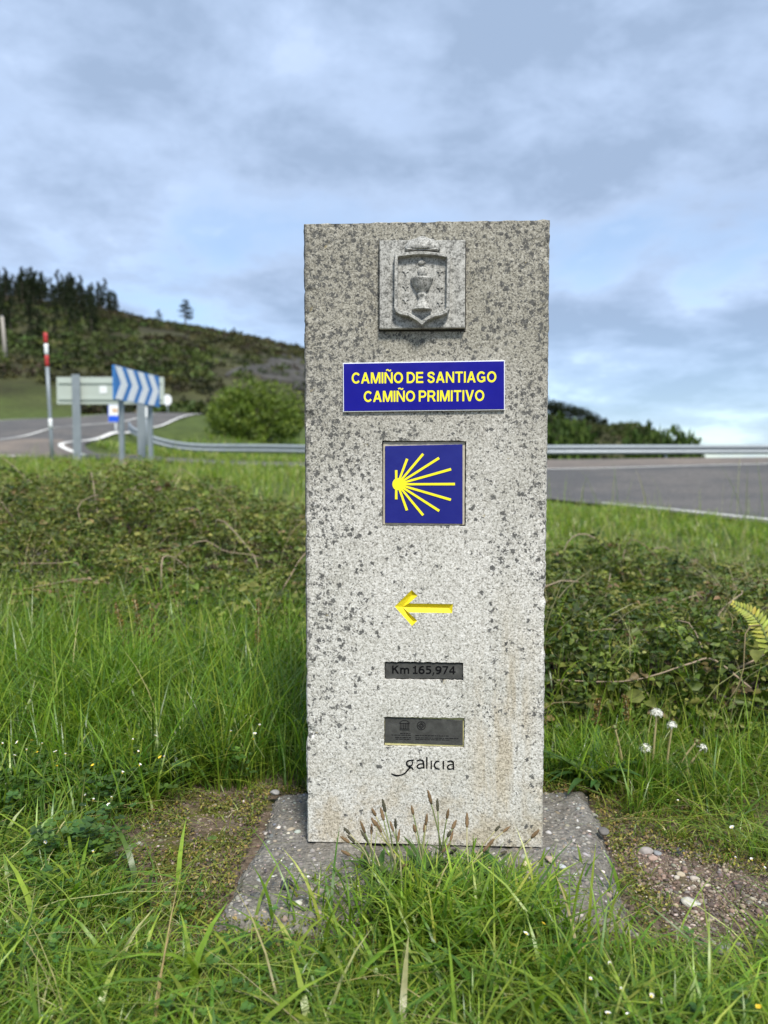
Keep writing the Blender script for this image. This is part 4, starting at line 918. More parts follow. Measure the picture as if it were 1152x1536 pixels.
# ------------------------------------------------------------------ concrete footing
sc_ = [on_level(401, 1176), on_level(888, 1174), on_level(976, 1390), on_level(312, 1378)]
n = 110; U, W_ = np.meshgrid(np.linspace(-.02, 1.02, n), np.linspace(-.02, 1.02, n))
def bil(U, W_, k): return (sc_[3][k]*(1-U)+sc_[2][k]*U)*(1-W_)+(sc_[0][k]*(1-U)+sc_[1][k]*U)*W_
X = bil(U, W_, 0); Y = bil(U, W_, 1)
e = np.minimum(np.minimum(U, 1-U)*.62, np.minimum(W_, 1-W_)*.44) + (fbm(X*9, Y*9, 71)-.5)*.05
top = np.clip(e, -.02, .045)/.045; Z = -.004 + (fbm(X*120, Y*120, 73, 4)-.5)*.006 + (fbm(X*14, Y*14, 75)-.5)*.012
Z = Z + np.where(top < 1, -(1-np.clip(top, -.4, 1))**2*.045, 0)
Z = np.where((abs((X-MB[0])) < .20) & (Y > 1.18) & (Y < 1.40), np.minimum(Z, -.001), Z)
V = np.stack([X, Y, Z], -1).reshape(-1, 3); i = (np.arange(n-1)[:, None]*n+np.arange(n-1)[None, :]).ravel()
slab = mesh_np('concrete_footing', V, [np.stack([i, i+1, i+n+1, i+n], -1)], M_conc, smooth=True)
tag(slab, 'rough exposed aggregate concrete slab the stone marker stands on', 'footing')
def slab_e(x, y):
    """approximate inside test of the footing"""
    P = np.array(sc_)[:, :2]; r = np.full(np.shape(x), 9.0)
    for a, b in ((3, 2), (2, 1), (1, 0), (0, 3)):
        d_ = P[b]-P[a]; d_ = d_/np.linalg.norm(d_); r = np.minimum(r, -(x-P[a][0])*d_[1]*-1*-1 + (y-P[a][1])*d_[0])
    return r
def slab_z(x, y):
    k = ((V[:, 0]-x)**2+(V[:, 1]-y)**2).argmin(); return V[k, 2]
ico = bmesh.new(); bmesh.ops.create_icosphere(ico, subdivisions=1, radius=1.0); ico.verts.ensure_lookup_table(); IV = np.array([v_.co[:] for v_ in ico.verts]); ico.faces.ensure_lookup_table(); IF = np.array([[v_.index for v_ in f.verts] for f in ico.faces]); ico.free()
ico = bmesh.new(); bmesh.ops.create_icosphere(ico, subdivisions=3, radius=1.0); IV2 = np.array([v_.co[:] for v_ in ico.verts]); IF2 = np.array([[v_.index for v_ in f.verts] for f in ico.faces]); ico.free()
def pebbles(P, S, cols, base=(IV, IF)):
    n = len(P); iv, iff = base; k = len(iv)
    sc3 = S[:, None]*np.stack([rng.uniform(.7, 1.25, n), rng.uniform(.6, 1.0, n), rng.uniform(.4, .75, n)], -1)
    a = rng.uniform(0, 6.28, n); Vv = iv[None]*(1+rng.uniform(-.22, .18, (n, k, 1))); Vv = Vv*sc3[:, None, :]
    x = Vv[..., 0]*np.cos(a)[:, None]-Vv[..., 1]*np.sin(a)[:, None]; y = Vv[..., 0]*np.sin(a)[:, None]+Vv[..., 1]*np.cos(a)[:, None]
    Vv = np.stack([x, y, Vv[..., 2]], -1)+P[:, None, :]
    return Vv.reshape(-1, 3), [(np.arange(n)[:, None, None]*k+iff[None]).reshape(-1, 3)], np.repeat(cols, k, 0)
PC = [(0.30, 0.28, 0.24), (0.20, 0.185, 0.16), (0.42, 0.40, 0.36), (0.13, 0.125, 0.115), (0.27, 0.22, 0.165), (0.55, 0.53, 0.49), (0.22, 0.225, 0.23), (0.075, 0.075, 0.08)]
n = 5200; px_ = rng.uniform(-.02, 1.0, n); w_ = rng.uniform(.02, .98, n); u2 = rng.uniform(.02, .98, n)
X = bil(u2, w_, 0); Y = bil(u2, w_, 1); inm = (abs(X-MB[0]) < .195) & (Y > 1.195)
inm |= rng.random(n) > .35+1.0*fbm(X*11, Y*11, 79)
X, Y = X[~inm], Y[~inm]; Zs = np.array([slab_z(a, b) for a, b in zip(X, Y)])
S_ = rng.gamma(2.6, .00095, len(X)).clip(.0012, .0075)
v, f, c = pebbles(np.stack([X, Y, Zs-S_*.22], -1), S_, pal(len(X), PC, [4, 5, 1.2, 4, 4, .35, .8, 1.2], .2)); ag = mesh_np('aggregate', v, f, M_vcol, c, parent=slab); tag(ag, kind='stuff')

# ------------------------------------------------------------------ bare soil: gravel and single stones
def on_ground(px, py):
    p = ground_hit(px, py, 0, .5, 12); return p
soilR = [(905, 1265), (985, 1262), (1060, 1290), (1180, 1312), (1200, 1400), (1130, 1412), (1085, 1436), (1010, 1405), (955, 1330)]
soilL = [(165, 1262), (225, 1232), (295, 1190), (375, 1186), (392, 1215), (372, 1262), (332, 1308), (282, 1348), (235, 1330), (198, 1300)]
def poly_xy(P): return [tuple(on_ground(*p)[:2]) for p in P]
SR, SL = poly_xy(soilR), poly_xy(soilL)
def inpoly_np(x, y, poly):
    c_ = np.zeros(np.shape(x), bool); n_ = len(poly)
    for q in range(n_):
        (x1, y1), (x2, y2) = poly[q], poly[(q+1) % n_]
        c_ ^= ((y1 > y) != (y2 > y)) & (x < (x2-x1)*(y-y1)/(y2-y1+1e-12)+x1)
    return c_
def poly_dist(x, y, poly):
    r = np.full(np.shape(x), 9.0); n_ = len(poly)
    for q in range(n_):
        a = np.array(poly[q]); b = np.array(poly[(q+1) % n_]); d_ = b-a; t_ = np.clip(((x-a[0])*d_[0]+(y-a[1])*d_[1])/(d_@d_), 0, 1)
        r = np.minimum(r, np.hypot(x-a[0]-d_[0]*t_, y-a[1]-d_[1]*t_))
    return np.where(inpoly_np(x, y, poly), r, -r)
SLABP = [tuple(np.array(p)[:2]) for p in sc_]
gp_ = []
for poly, nn, smax in ((SR, 7000, .0058), (SL, 2000, .0042)):
    A = np.array(poly); X = rng.uniform(A[:, 0].min()-.05, A[:, 0].max()+.05, nn*2); Y = rng.uniform(A[:, 1].min()-.05, A[:, 1].max()+.05, nn*2)
    k = poly_dist(X, Y, poly)+rng.normal(0, .02, len(X)) > 0; X, Y = X[k][:nn], Y[k][:nn]; s_ = rng.gamma(1.8, .0009, len(X)).clip(.0008, smax)
    gp_.append(pebbles(np.stack([X, Y, tz(X, Y)+s_*.2], -1), s_, pal(len(X), [(0.17, 0.12, 0.09), (0.25, 0.19, 0.145), (0.33, 0.27, 0.21), (0.11, 0.085, 0.07), (0.48, 0.43, 0.36), (0.20, 0.17, 0.15)], [5, 4, 2.5, 4, .8, 2], .2)))
v, f, c = merge(gp_); tag(mesh_np('gravel', v, f, M_vcol, c), 'reddish brown gravelly soil beside the concrete footing', 'gravel', kind='stuff')
def stone(px, py, w_px, h_px, col, label, on_slab=False, flat=.55):
    p = on_ground(px, py+h_px*.3) if not on_slab else on_level(px, py+h_px*.3, 0.0)
    s = w_px/F*p[1]/2; n_ = np.array(IV2); r_ = np.random.default_rng(int(px*7+py))
    dirs = r_.normal(size=(9, 3)); dirs /= np.linalg.norm(dirs, axis=1)[:, None]; offs = r_.uniform(.55, .95, 9)
    vv = n_.copy()
    for d_, o2 in zip(dirs, offs):   # flat broken faces
        k = vv@d_; vv = vv - np.clip(k-o2, 0, None)[:, None]*d_*.9
    vv = vv*(1+.05*(fbm(n_[:, 0]*3+5, n_[:, 1]*3+n_[:, 2]*2, int(px))-.5)[:, None])
    yk = max(.6, h_px/w_px*1.5); vv = vv*np.array([s, s*min(1.3, yk), s*flat])
    cc = np.array(col)*(.8+.45*fbm(n_[:, 0]*5+9, n_[:, 1]*5+n_[:, 2]*4, int(py))[:, None])
    z = (0.0 if on_slab else p[2]) + s*flat*(.35 if not on_slab else .25)
    o = mesh_np('stone', vv, [IF2], M_vcol, cc, smooth=False); o.location = (p[0], p[1], z); o.rotation_euler = (0, 0, r_.uniform(-.5, .5)); tag(o, label, 'stone'); return o
for a_ in [(969, 1277, 24, 12, (.30, .27, .25), 'flat pale grey stone at the top edge of the bare soil, right of the footing'),
           (986, 1277, 13, 11, (.24, .245, .25), 'small round bluish stone touching the flat pale grey one'),
           (1019, 1276, 17, 12, (.09, .09, .095), 'dark grey stone under the grass at the top of the bare soil'),
           (1043, 1318, 18, 10, (.42, .37, .31), 'small tan white stone in the middle of the bare soil'),
           (1033, 1350, 27, 18, (.46, .44, .38), 'long angular whitish stone lying tilted on the bare soil'),
           (1021, 1311, 14, 8, (.40, .34, .24), 'small buff stone near the mossy edge of the bare soil'),
           (1083, 1424, 28, 18, (.25, .245, .24), 'flat broken grey stone at the lower edge of the bare soil by the grass'),
           (1143, 1415, 16, 13, (.38, .36, .29), 'rounded pale stone at the soil edge with grass below it'),
           (980, 1287, 15, 7, (.36, .26, .21), 'small pinkish stone just below the flat pale grey one'),
           (195, 1272, 14, 9, (.24, .22, .20), 'small grey stone in the mossy bare patch left of the footing'),
           (208, 1264, 8, 6, (.5, .48, .45), 'tiny white pebble in the mossy bare patch left of the footing')]: stone(*a_)
for a_ in [(825, 1284, 17, 18, (.36, .28, .23), 'pinkish tan stone on the footing by the marker corner', True), (791, 1294, 18, 12, (.48, .42, .28), 'cream coloured stone on the footing in front of the marker', True),
           (844, 1298, 14, 13, (.40, .41, .42), 'bluish white pebble on the footing right of the pinkish tan stone', True), (905, 1244, 18, 14, (.14, .13, .12), 'dark stone set at the right edge of the footing', True),
           (430, 1319, 20, 25, (.045, .047, .055), 'smooth dark slate pebble on the left side of the footing', True), (412, 1187, 15, 11, (.26, .25, .235), 'round grey pebble at the back left corner of the footing', True)]: stone(*a_)

# ------------------------------------------------------------------ grass
GC = [(0.125, 0.225, 0.024), (0.175, 0.275, 0.028), (0.078, 0.16, 0.024), (0.25, 0.33, 0.040), (0.30, 0.35, 0.065), (0.46, 0.41, 0.19)]
def grass_field(n, region, h_rng, w_rng, lean_rng, wts, dens=None, clumps=None, seg=4, hscale=None, az=None):
    """region: (x0,x1,y0,y1) sampled; dens(x,y)->0..1 keeps"""
    x0, x1, y0, y1 = region; X = rng.uniform(x0, x1, n); Y = rng.uniform(y0, y1, n)
    if clumps:
        k = rng.integers(0, clumps, n); cx = rng.uniform(x0, x1, clumps); cy = rng.uniform(y0, y1, clumps); s_ = (x1-x0)*.012
        m_ = rng.random(n) < .6; X = np.where(m_, cx[k]+rng.normal(0, .018, n), X); Y = np.where(m_, cy[k]+rng.normal(0, .018, n), Y)
    kp = np.ones(n, bool) if dens is None else rng.random(n) < dens(X, Y)
    X, Y = X[kp], Y[kp]; n = len(X); h = rng.uniform(*h_rng, n)*rng.uniform(.6, 1.1, n)
    if hscale is not None: h = h*hscale(X, Y)
    wd = rng.uniform(*w_rng, n); ln_ = rng.uniform(*lean_rng, n); col = pal(n, GC, wts, .18)
    big_ = .75+.5*fbm(X*5, Y*5, 91); col = col*big_[:, None]
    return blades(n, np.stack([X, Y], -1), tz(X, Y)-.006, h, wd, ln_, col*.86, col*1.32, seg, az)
def bare(x, y):
    """1 where grass may grow, falling to 0 on slab and bare soil"""
    nz = (fbm(x*22, y*22, 95)-.5)*.07
    a = sstep(.008, .05, -poly_dist(x, y, SLABP)+nz*.5); b = sstep(.0, .05, -poly_dist(x, y, SR)+nz*.6); c_ = sstep(-.02, .06, -poly_dist(x, y, SL)+nz)
    return a*b*c_
def infan(x, y, m=.12): return (np.abs(x) < y*.52+m)
fwd = lambda x, y: bare(x, y)*infan(x, y)
parts = []
# short foreground turf
parts.append(grass_field(52000, (-.85, .9, .62, 1.28), (.025, .075), (.0014, .0032), (.3, 1.3), [3, 5, 3, 4, 1.4, .4], lambda x, y: fwd(x, y)*(.55+.45*(fbm(x*7, y*7, 101) > .45)), 500, 4, lambda x, y: .5+.5*sstep(0, -.12, np.maximum(poly_dist(x, y, SLABP), poly_dist(x, y, SL)))))
parts.append(grass_field(5200, (-.85, .9, .62, 1.22), (.07, .15), (.0022, .0045), (.3, 1.2), [4, 5, 2, 4, 1.4, .3], lambda x, y: fwd(x, y)*(fbm(x*5, y*5, 103) > .48)*sstep(-.02, -.12, poly_dist(x, y, SLABP))*sstep(0, -.1, poly_dist(x, y, SR)), 160))
# sparse yellowed stubble on the bare patches
parts.append(grass_field(18000, (-.75, .95, .8, 1.6), (.010, .038), (.0009, .0018), (.4, 1.6), [.5, 1, .5, 1.5, 3, 2.5], lambda x, y: infan(x, y)*(poly_dist(x, y, SLABP) < -.005)*.8*(fbm(x*16, y*16, 105) > .46)*(1-.8*(poly_dist(x, y, SR) > .02))))
parts.append(grass_field(6500, (-.85, .95, .62, 1.7), (.06, .13), (.0014, .0030), (1.4, 2.8), [2, 4, 1, 4, 3, 1.6], lambda x, y: fwd(x, y)*sstep(-.03, -.13, poly_dist(x, y, SLABP))*sstep(0, -.1, poly_dist(x, y, SR))))
parts.append(grass_field(2600, (-.85, .9, .62, 1.2), (.05, .12), (.0050, .0105), (.5, 1.5), [4, 5, 3, 4, 1, .2], lambda x, y: fwd(x, y)*(fbm(x*4, y*4, 113) > .46)*sstep(-.02, -.11, poly_dist(x, y, SLABP))*sstep(0, -.08, poly_dist(x, y, SR)), 150))
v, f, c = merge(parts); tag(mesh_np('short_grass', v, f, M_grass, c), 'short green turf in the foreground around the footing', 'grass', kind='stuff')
# lush long grass to the left, medium grass to the right
parts = []
lg = lambda x, y: fwd(x, y)*sstep(-.12, -.30, x+.10*(y-1.4)*0)*sstep(1.16, 1.42, y+.18*(fbm(x*4, y*4, 107)-.5)+sstep(-.5, -.9, x)*.12)
parts.append(grass_field(34000, (-1.75, -.10, 1.1, 2.7), (.11, .26), (.0024, .0050), (.15, 1.1), [5, 5, 4, 3, .8, .15], lg, 420, 5, lambda x, y: .55+.80*sstep(1.2, 1.75, y)))
parts.append(grass_field(2600, (-1.75, -.10, 1.3, 2.5), (.24, .40), (.002, .0042), (.1, .55), [2, 5, 1, 5, 2, .4], lambda x, y: lg(x, y)*(.3+.7*sstep(-.6, -1.0, x)), 90, 6))
mid_ = lambda x, y: fwd(x, y)*sstep(.30, .45, x-.25*(y-1.45))*sstep(1.28, 1.42, y+.1*(fbm(x*6, y*6, 109)-.5))*sstep(2.2, 1.9, y)
parts.append(grass_field(20000, (.25, 1.4, 1.2, 2.2), (.06, .17), (.0018, .0040), (.2, 1.2), [4, 5, 3, 4, 1.2, .4], mid_, 260, 5))
parts.append(grass_field(700, (.3, 1.4, 1.4, 2.1), (.15, .27), (.0016, .0032), (.1, .5), [2, 4, 1, 5, 2, 1], mid_, 60, 5))
# fringe behind the footing
parts.append(grass_field(5000, (-.35, .55, 1.46, 1.9), (.06, .16), (.0018, .0038), (.2, 1.0), [4, 5, 4, 3, .8, .2], lambda x, y: (poly_dist(x, y, SLABP) < -.005)*1.0, 120, 4))
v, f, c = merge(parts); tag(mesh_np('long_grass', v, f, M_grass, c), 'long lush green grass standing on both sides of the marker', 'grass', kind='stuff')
# clump in front of the marker
parts = []
cl_d = lambda x, y: np.exp(-(((x-.085)/.125)**2+((y-1.05)/.085)**2)*1.0)
parts.append(grass_field(13000, (-.24, .38, .86, 1.17), (.06, .115), (.0024, .0062), (.25, 1.1), [4, 6, 2, 4, 1, .2], cl_d, 90, 5, lambda x, y: 1.35-.75*sstep(.96, 1.12, y)))
v, f, c = merge(parts); tag(mesh_np('grass_clump', v, f, M_grass, c), 'thick tuft of grass growing over the front of the footing', 'grass', kind='stuff')
# verge between brambles and road
parts = []
def verge(x, y): return (infan(x, y, .6)) * 1.0
onr = lambda x, y: (poly_dist(x, y, [(10, -14), (7.6, -4), (5.9, 1.8), (4.75, 4.9), (3.55, 7.6), (2.3, 11.8), (-.2, 15.2), (-4, 17.6), (-8.5, 18.4), (-14, 18.5), (-30, 17), (-30, 60), (40, 60), (40, -14)]) < .02)
parts.append(grass_field(30000, (-.2, 4.8, 3.4, 9.5), (.07, .19), (.004, .009), (.2, 1.0), [3, 3, 2, 5, 4, 2.2], lambda x, y: verge(x, y)*onr(x, y), 500, 4))
parts.append(grass_field(26000, (-9, .5, 4.6, 18.3), (.12, .30), (.006, .014), (.2, 1.0), [2, 2, 2, 5, 4.0, 2.6], lambda x, y: verge(x, y)*onr(x, y), 500, 4))
parts.append(grass_field(150, (-.5, 4, 4, 7.5), (.35, .75), (.003, .006), (.05, .35), [1, 2, 1, 4, 4, 5], lambda x, y: verge(x, y)*onr(x, y), None, 6))
parts.append(grass_field(420, (-7, 0, 5, 12), (.35, .6), (.005, .009), (.05, .35), [1, 2, 1, 4, 4, 5], lambda x, y: verge(x, y)*onr(x, y), None, 6))
isl = [(-6.6, 20.0), (-8.6, 22.4), (-9.0, 26), (-8.6, 28.0), (-5, 27.8), (-1, 26.9), (3, 25.3), (.3, 22.6)]
parts.append(grass_field(26000, (-9.5, 3.5, 19.5, 33), (.10, .30), (.012, .03), (.2, 1.0), [2, 2, 2, 4, 4, 2.2], lambda x, y: (poly_dist(x, y, isl) > 0)*1.0, 600, 3))
parts.append(grass_field(12000, (-8, 16, 26, 40), (.15, .4), (.016, .04), (.2, .9), [2, 4, 2, 4, 2, .6], lambda x, y: (y > np.interp(x, GR[::-1, 0], GR[::-1, 1])+.3)*1.0, 300, 3))
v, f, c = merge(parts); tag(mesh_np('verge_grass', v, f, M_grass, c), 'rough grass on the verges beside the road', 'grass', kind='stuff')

# ------------------------------------------------------------------ clover and small herbs in the turf
def clover(n, region, dens, hr, sr, cols):
    x0, x1, y0, y1 = region; X = rng.uniform(x0, x1, n); Y = rng.uniform(y0, y1, n); k = rng.random(n) < dens(X, Y); X, Y = X[k], Y[k]; n = len(X)
    P = np.stack([X, Y, tz(X, Y)+rng.uniform(*hr, n)], -1); a0 = rng.uniform(0, 6.28, n); tl = rng.normal(0, .35, (n, 3)); s = rng.uniform(*sr, n); col = pal(n, cols, None, .18); out = []
    for j in range(3):
        a = a0+j*2.094; d_ = np.stack([np.cos(a), np.sin(a), rng.uniform(-.1, .35, n)], -1)+tl*.3; nr_ = np.stack([np.zeros(n), np.zeros(n), np.ones(n)], -1)+tl
        out.append(roundlets(P, d_, nr_, s, s*1.0, col))
    return out
fh = clover(5200, (-.8, .85, .64, 1.25), lambda x, y: fwd(x, y)*(fbm(x*6, y*6, 121) > .50)*(.35+.65*(fbm(x*16, y*16, 123) > .45)), (.010, .045), (.004, .0095), [(.09, .19, .03), (.12, .22, .032), (.065, .15, .03)])
fh += clover(2600, (-1.0, -.25, 1.12, 1.5), lambda x, y: fwd(x, y)*(fbm(x*5, y*5, 125) > .42), (.02, .08), (.006, .012), [(.07, .145, .035), (.095, .17, .03)])
v, f, c = merge(fh); tag(mesh_np('clover', v, f, M_leaf, c), 'patches of three-leaved clover among the turf', 'clover', kind='stuff')
# feathery moss and tiny creeping leaves over the bare ground
mz = []
n = 100000; X = rng.uniform(-.75, .95, n); Y = rng.uniform(.72, 1.6, n); k = infan(X, Y) & (poly_dist(X, Y, SLABP) < .012) & ((fbm(X*13, Y*13, 131) > .43) | (poly_dist(X, Y, SLABP) > -.03)) & (rng.random(n) < .8) & ~((poly_dist(X, Y, SR) > .03) & (fbm(X*9, Y*9, 133) < .62)); X, Y = X[k], Y[k]; n = len(X)
d_ = rand_unit(n); d_[:, 2] = np.abs(d_[:, 2])*.8
mz.append(leaflets(np.stack([X, Y, np.maximum(tz(X, Y), np.where(poly_dist(X, Y, SLABP) > 0, -.012, -9))+rng.uniform(0, .010, n)], -1), d_, np.stack([np.zeros(n), np.zeros(n), np.ones(n)], -1)+rng.normal(0, .5, (n, 3)), rng.uniform(.003, .008, n), rng.uniform(.002, .005, n), pal(n, [(.18, .20, .035), (.29, .26, .05), (.11, .155, .025), (.36, .28, .09), (.24, .15, .06)], [4, 3, 4, 2, 1], .2)))
v, f, c = merge(mz); tag(mesh_np('moss', v, f, M_leaf, c), 'yellow green moss and creeping leaves on the bare ground', 'moss', kind='stuff')

# ------------------------------------------------------------------ bramble thickets
def bramble(label, region, hfun, n, cols, wts, canes, seed, size=(.010, .030)):
    x0, x1, y0, y1 = region; cx, cy = (x0+x1)/2, (y0+y1)/2; e = empty('bramble_thicket', (cx, cy, tz1(cx, cy))); tag(e, label, 'bramble'); off = np.array(e.location)
    X = rng.uniform(x0, x1, n); Y = rng.uniform(y0, y1, n); kp = infan(X, Y, .25); X, Y = X[kp], Y[kp]; n = len(X)
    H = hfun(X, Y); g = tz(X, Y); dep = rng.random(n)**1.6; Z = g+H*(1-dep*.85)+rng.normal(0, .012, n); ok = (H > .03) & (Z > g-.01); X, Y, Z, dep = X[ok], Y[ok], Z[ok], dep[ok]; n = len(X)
    ee = .03; gxv = (hfun(X+ee, Y)-hfun(X-ee, Y))/(2*ee); gyv = (hfun(X, Y+ee)-hfun(X, Y-ee))/(2*ee)
    nr_ = np.stack([-gxv*.35, -gyv*.35, np.ones(n)], -1); nr_ /= np.linalg.norm(nr_, axis=1)[:, None]; nr_ += rng.normal(0, .55, (n, 3))
    col = pal(n, cols, wts, .2)*(.75+.5*fbm(X*4, Y*4, seed))[:, None]; col = np.where((dep > .38)[:, None] & (rng.random((n, 1)) < .55), pal(n, [(.045, .032, .020), (.07, .048, .028), (.03, .024, .016)], None, .2), col); a0 = rng.uniform(0, 6.28, n); s = (size[0]+rng.gamma(1.6, (size[1]-size[0])*.28, n)).clip(.006, .046)*(.7+.6*fbm(X*3, Y*3, seed+9)); out = []  # shade inside the thicket is put into colour: deeper leaves go dead brown
    P = np.stack([X, Y, Z], -1)-off
    for j, aa in enumerate((0, 1.9, -1.9)):
        a = a0+aa; d_ = np.stack([np.cos(a), np.sin(a), rng.uniform(-.5, .25, n)], -1); q = s*(1.0 if j == 0 else .85)
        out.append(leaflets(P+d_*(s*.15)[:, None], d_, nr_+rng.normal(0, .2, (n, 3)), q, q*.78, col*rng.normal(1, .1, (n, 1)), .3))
    # young shoots standing out of the mat, leaves along each
    ns = 420; SX = rng.uniform(x0, x1, ns); SY = rng.uniform(y0, y1, ns); kp = infan(SX, SY, .2) & (hfun(SX, SY) > .07); SX, SY = SX[kp], SY[kp]; ns = len(SX); SH_ = hfun(SX, SY); sg_ = tz(SX, SY); sa = rng.uniform(0, 6.28, ns); sl = rng.uniform(.10, .30, ns); nl = 9
    sc_col = pal(ns, cols, wts, .15)*rng.uniform(.9, 1.35, (ns, 1))
    for q in range(nl):
        u = (q+.5)/nl; rx_ = np.cos(sa)*sl*u*.8; ry_ = np.sin(sa)*sl*u*.8; rz_ = sl*(1.0*u-.75*u*u); pq = np.stack([SX+rx_, SY+ry_, sg_+SH_*.85+rz_], -1)-off+rng.normal(0, .006, (ns, 3))
        sz = rng.uniform(.011, .024, ns)*(1.15-.6*u); b0 = sa+(1.3 if q % 2 else -1.3)+rng.normal(0, .3, ns)
        for aa in (0, 1.6, -1.6):
            d_ = np.stack([np.cos(b0+aa), np.sin(b0+aa), rng.uniform(-.2, .4, ns)], -1); out.append(leaflets(pq, d_, np.stack([np.zeros(ns), np.zeros(ns), np.ones(ns)], -1)+rng.normal(0, .4, (ns, 3)), sz, sz*.72, sc_col*rng.normal(1, .1, (ns, 1)), .3))
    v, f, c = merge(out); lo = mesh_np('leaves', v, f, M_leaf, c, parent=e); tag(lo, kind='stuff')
    r_ = np.random.default_rng(seed)
    for k in range(canes):
        while True:
            bx, by = r_.uniform(x0, x1), r_.uniform(y0, y1-.2)
            if abs(bx) < by*.5+.2 and hfun(np.array([bx]), np.array([by]))[0] > .08 and not (-.16 < bx-by*.05 < .28): break
        a = r_.uniform(0, 6.28); L = r_.uniform(.2, .75); pts = []
        for u in np.linspace(0, 1, 5):
            x = bx+math.cos(a)*L*u+r_.normal(0, .03); y = by+math.sin(a)*L*.7*u+r_.normal(0, .02); hh = float(hfun(np.array([x]), np.array([y]))[0])
            pts.append((x-off[0], y-off[1], tz1(x, y)+max(hh, .05)*(.72+.34*math.sin(math.pi*min(1, u*1.1)))+r_.normal(0, .018)-off[2]))
        dead = r_.random() < .62; rr = r_.uniform(.0012, .0030) if dead else r_.uniform(.0012, .0024)
        tube('cane', curve_pts(pts, 14), np.linspace(rr, rr*.45, 14), M_cane if dead else M_canegreen, e, 5)
    # dry grass stalks threaded through the thicket
    n = 9000; X = r_.uniform(x0, x1, n); Y = r_.uniform(y0, y1, n); kp = infan(X, Y, .25) & (hfun(X, Y) > .05) & (fbm(X*2.4, Y*2.4, seed+4) > .5); X, Y = X[kp], Y[kp]; n = len(X); H = hfun(X, Y); cg = pal(n, GC, [3, 3, 2, 4, 4, 3], .2)
    v, f, c = blades(n, np.stack([X, Y], -1)-off[:2], tz(X, Y)+H*.4-off[2], H*.4+r_.uniform(.05, .16, n), r_.uniform(.0022, .0045, n), r_.uniform(.2, 1.1, n), cg*.8, cg*1.2, 4)
    tag(mesh_np('grass_blades', v, f, M_grass, c, parent=e), kind='stuff')
    n = 1500; X = r_.uniform(x0, x1, n); Y = r_.uniform(y0, y1, n); kp = infan(X, Y, .25) & (hfun(X, Y) > .06); X, Y = X[kp], Y[kp]; n = len(X); H = hfun(X, Y)
    v, f, c = blades(n, np.stack([X, Y], -1)-off[:2], tz(X, Y)+H*.45-off[2], r_.uniform(.12, .38, n), r_.uniform(.002, .004, n), r_.uniform(.2, 1.6, n), pal(n, [(.30, .25, .14), (.22, .20, .09), (.36, .31, .20), (.16, .20, .05)], None, .2), pal(n, [(.40, .34, .2), (.28, .26, .12)], None, .2), 5)
    tag(mesh_np('dry_stalks', v, f, M_grass, c, parent=e), kind='stuff')
    return e
def hl(x, y):
    b = np.interp(y, [1.95, 2.1, 2.4, 3.0, 3.6, 4.2, 4.9, 5.6], [0, .12, .21, .34, .42, .40, .26, 0]); b = b*(.25+1.4*fbm(x*2.1+3, y*2.1, 141)) + (fbm(x*6, y*6, 143)-.5)*.18*(b > .02)
    b = b*(1+.25*sstep(-1.0, -1.6, x)); return np.clip(b*sstep(.28, .05, x), 0, None)
def hr(x, y):
    b = np.interp(y, [1.62, 1.70, 1.86, 2.3, 3.0, 3.6, 4.3], [0, .14, .25, .30, .29, .20, 0]); b = b*(.3+1.35*fbm(x*2.3+9, y*2.3, 145)) + (fbm(x*7, y*7, 147)-.5)*.16*(b > .02)
    return np.clip(b*sstep(.12, .32, x), 0, None)
BC = [(.10, .145, .026), (.14, .18, .036), (.195, .22, .046), (.25, .25, .065), (.22, .15, .07), (.055, .088, .020)]
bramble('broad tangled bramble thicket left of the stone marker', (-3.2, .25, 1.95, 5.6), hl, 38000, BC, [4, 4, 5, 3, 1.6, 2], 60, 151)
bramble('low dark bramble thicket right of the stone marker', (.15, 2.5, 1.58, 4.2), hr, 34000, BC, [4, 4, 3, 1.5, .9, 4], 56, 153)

# ------------------------------------------------------------------ plantains at the foot of the marker
M_head = simple('plantain_head', (.15, .095, .045), .9, 0, .45, 260); M_headd = simple('plantain_head_dark', (.055, .05, .028), .9, 0, .45, 260); M_stem = simple('green_stem', (.16, .20, .06), .6, 0, .2, 60); M_stemb = simple('pale_stem', (.36, .33, .17), .6, 0, .2, 60)
heads = [(267, 800), (265, 832), (285, 830), (330, 785), (343, 822), (357, 795), (375, 722), (378, 764), (400, 782), (416, 697), (409, 733), (450, 785), (460, 768), (468, 825), (534, 717), (543, 793), (580, 790), (587, 755), (610, 660), (637, 695), (675, 730), (678, 815), (690, 822), (698, 775), (760, 760), (879, 790), (913, 790), (1032, 810), (828, 872), (905, 882), (268, 885), (845, 850), (655, 870), (800, 905), (480, 930), (690, 870), (870, 945), (795, 980)]
def leaf_strip(name, base, az, L, W, arch, m, parent, col, n=7):
    tt = np.linspace(0, 1, n); d_ = np.array([math.cos(az), math.sin(az), 0]); s_ = np.array([-d_[1], d_[0], 0])
    c_ = np.array(base)+d_[None]*(L*.75*tt**1.3)[:, None]+np.array([0, 0, 1.])[None]*(L*(tt*.95-arch*tt**2))[:, None]; wv = W*np.sin(math.pi*np.clip(tt*.92+.06, 0, 1))**.8*.5
    V = np.concatenate([c_-s_*wv[:, None]+np.array([0, 0, .25])*wv[:, None], c_, c_+s_*wv[:, None]+np.array([0, 0, .25])*wv[:, None]]); i = np.arange(n-1)
    Q = np.vstack([np.stack([i, i+1, n+i+1, n+i], -1), np.stack([n+i, n+i+1, 2*n+i+1, 2*n+i], -1)])
    return mesh_np(name, V, [Q], m, np.array(col)[None]*(.75+.4*np.tile(tt, 3))[:, None], smooth=True, parent=parent)
groups = {}
for hx_, hy_ in heads:
    px, py = 430+hx_/2.81, 960+hy_/2.81; groups.setdefault(int((px-520)//42), []).append((px, py))
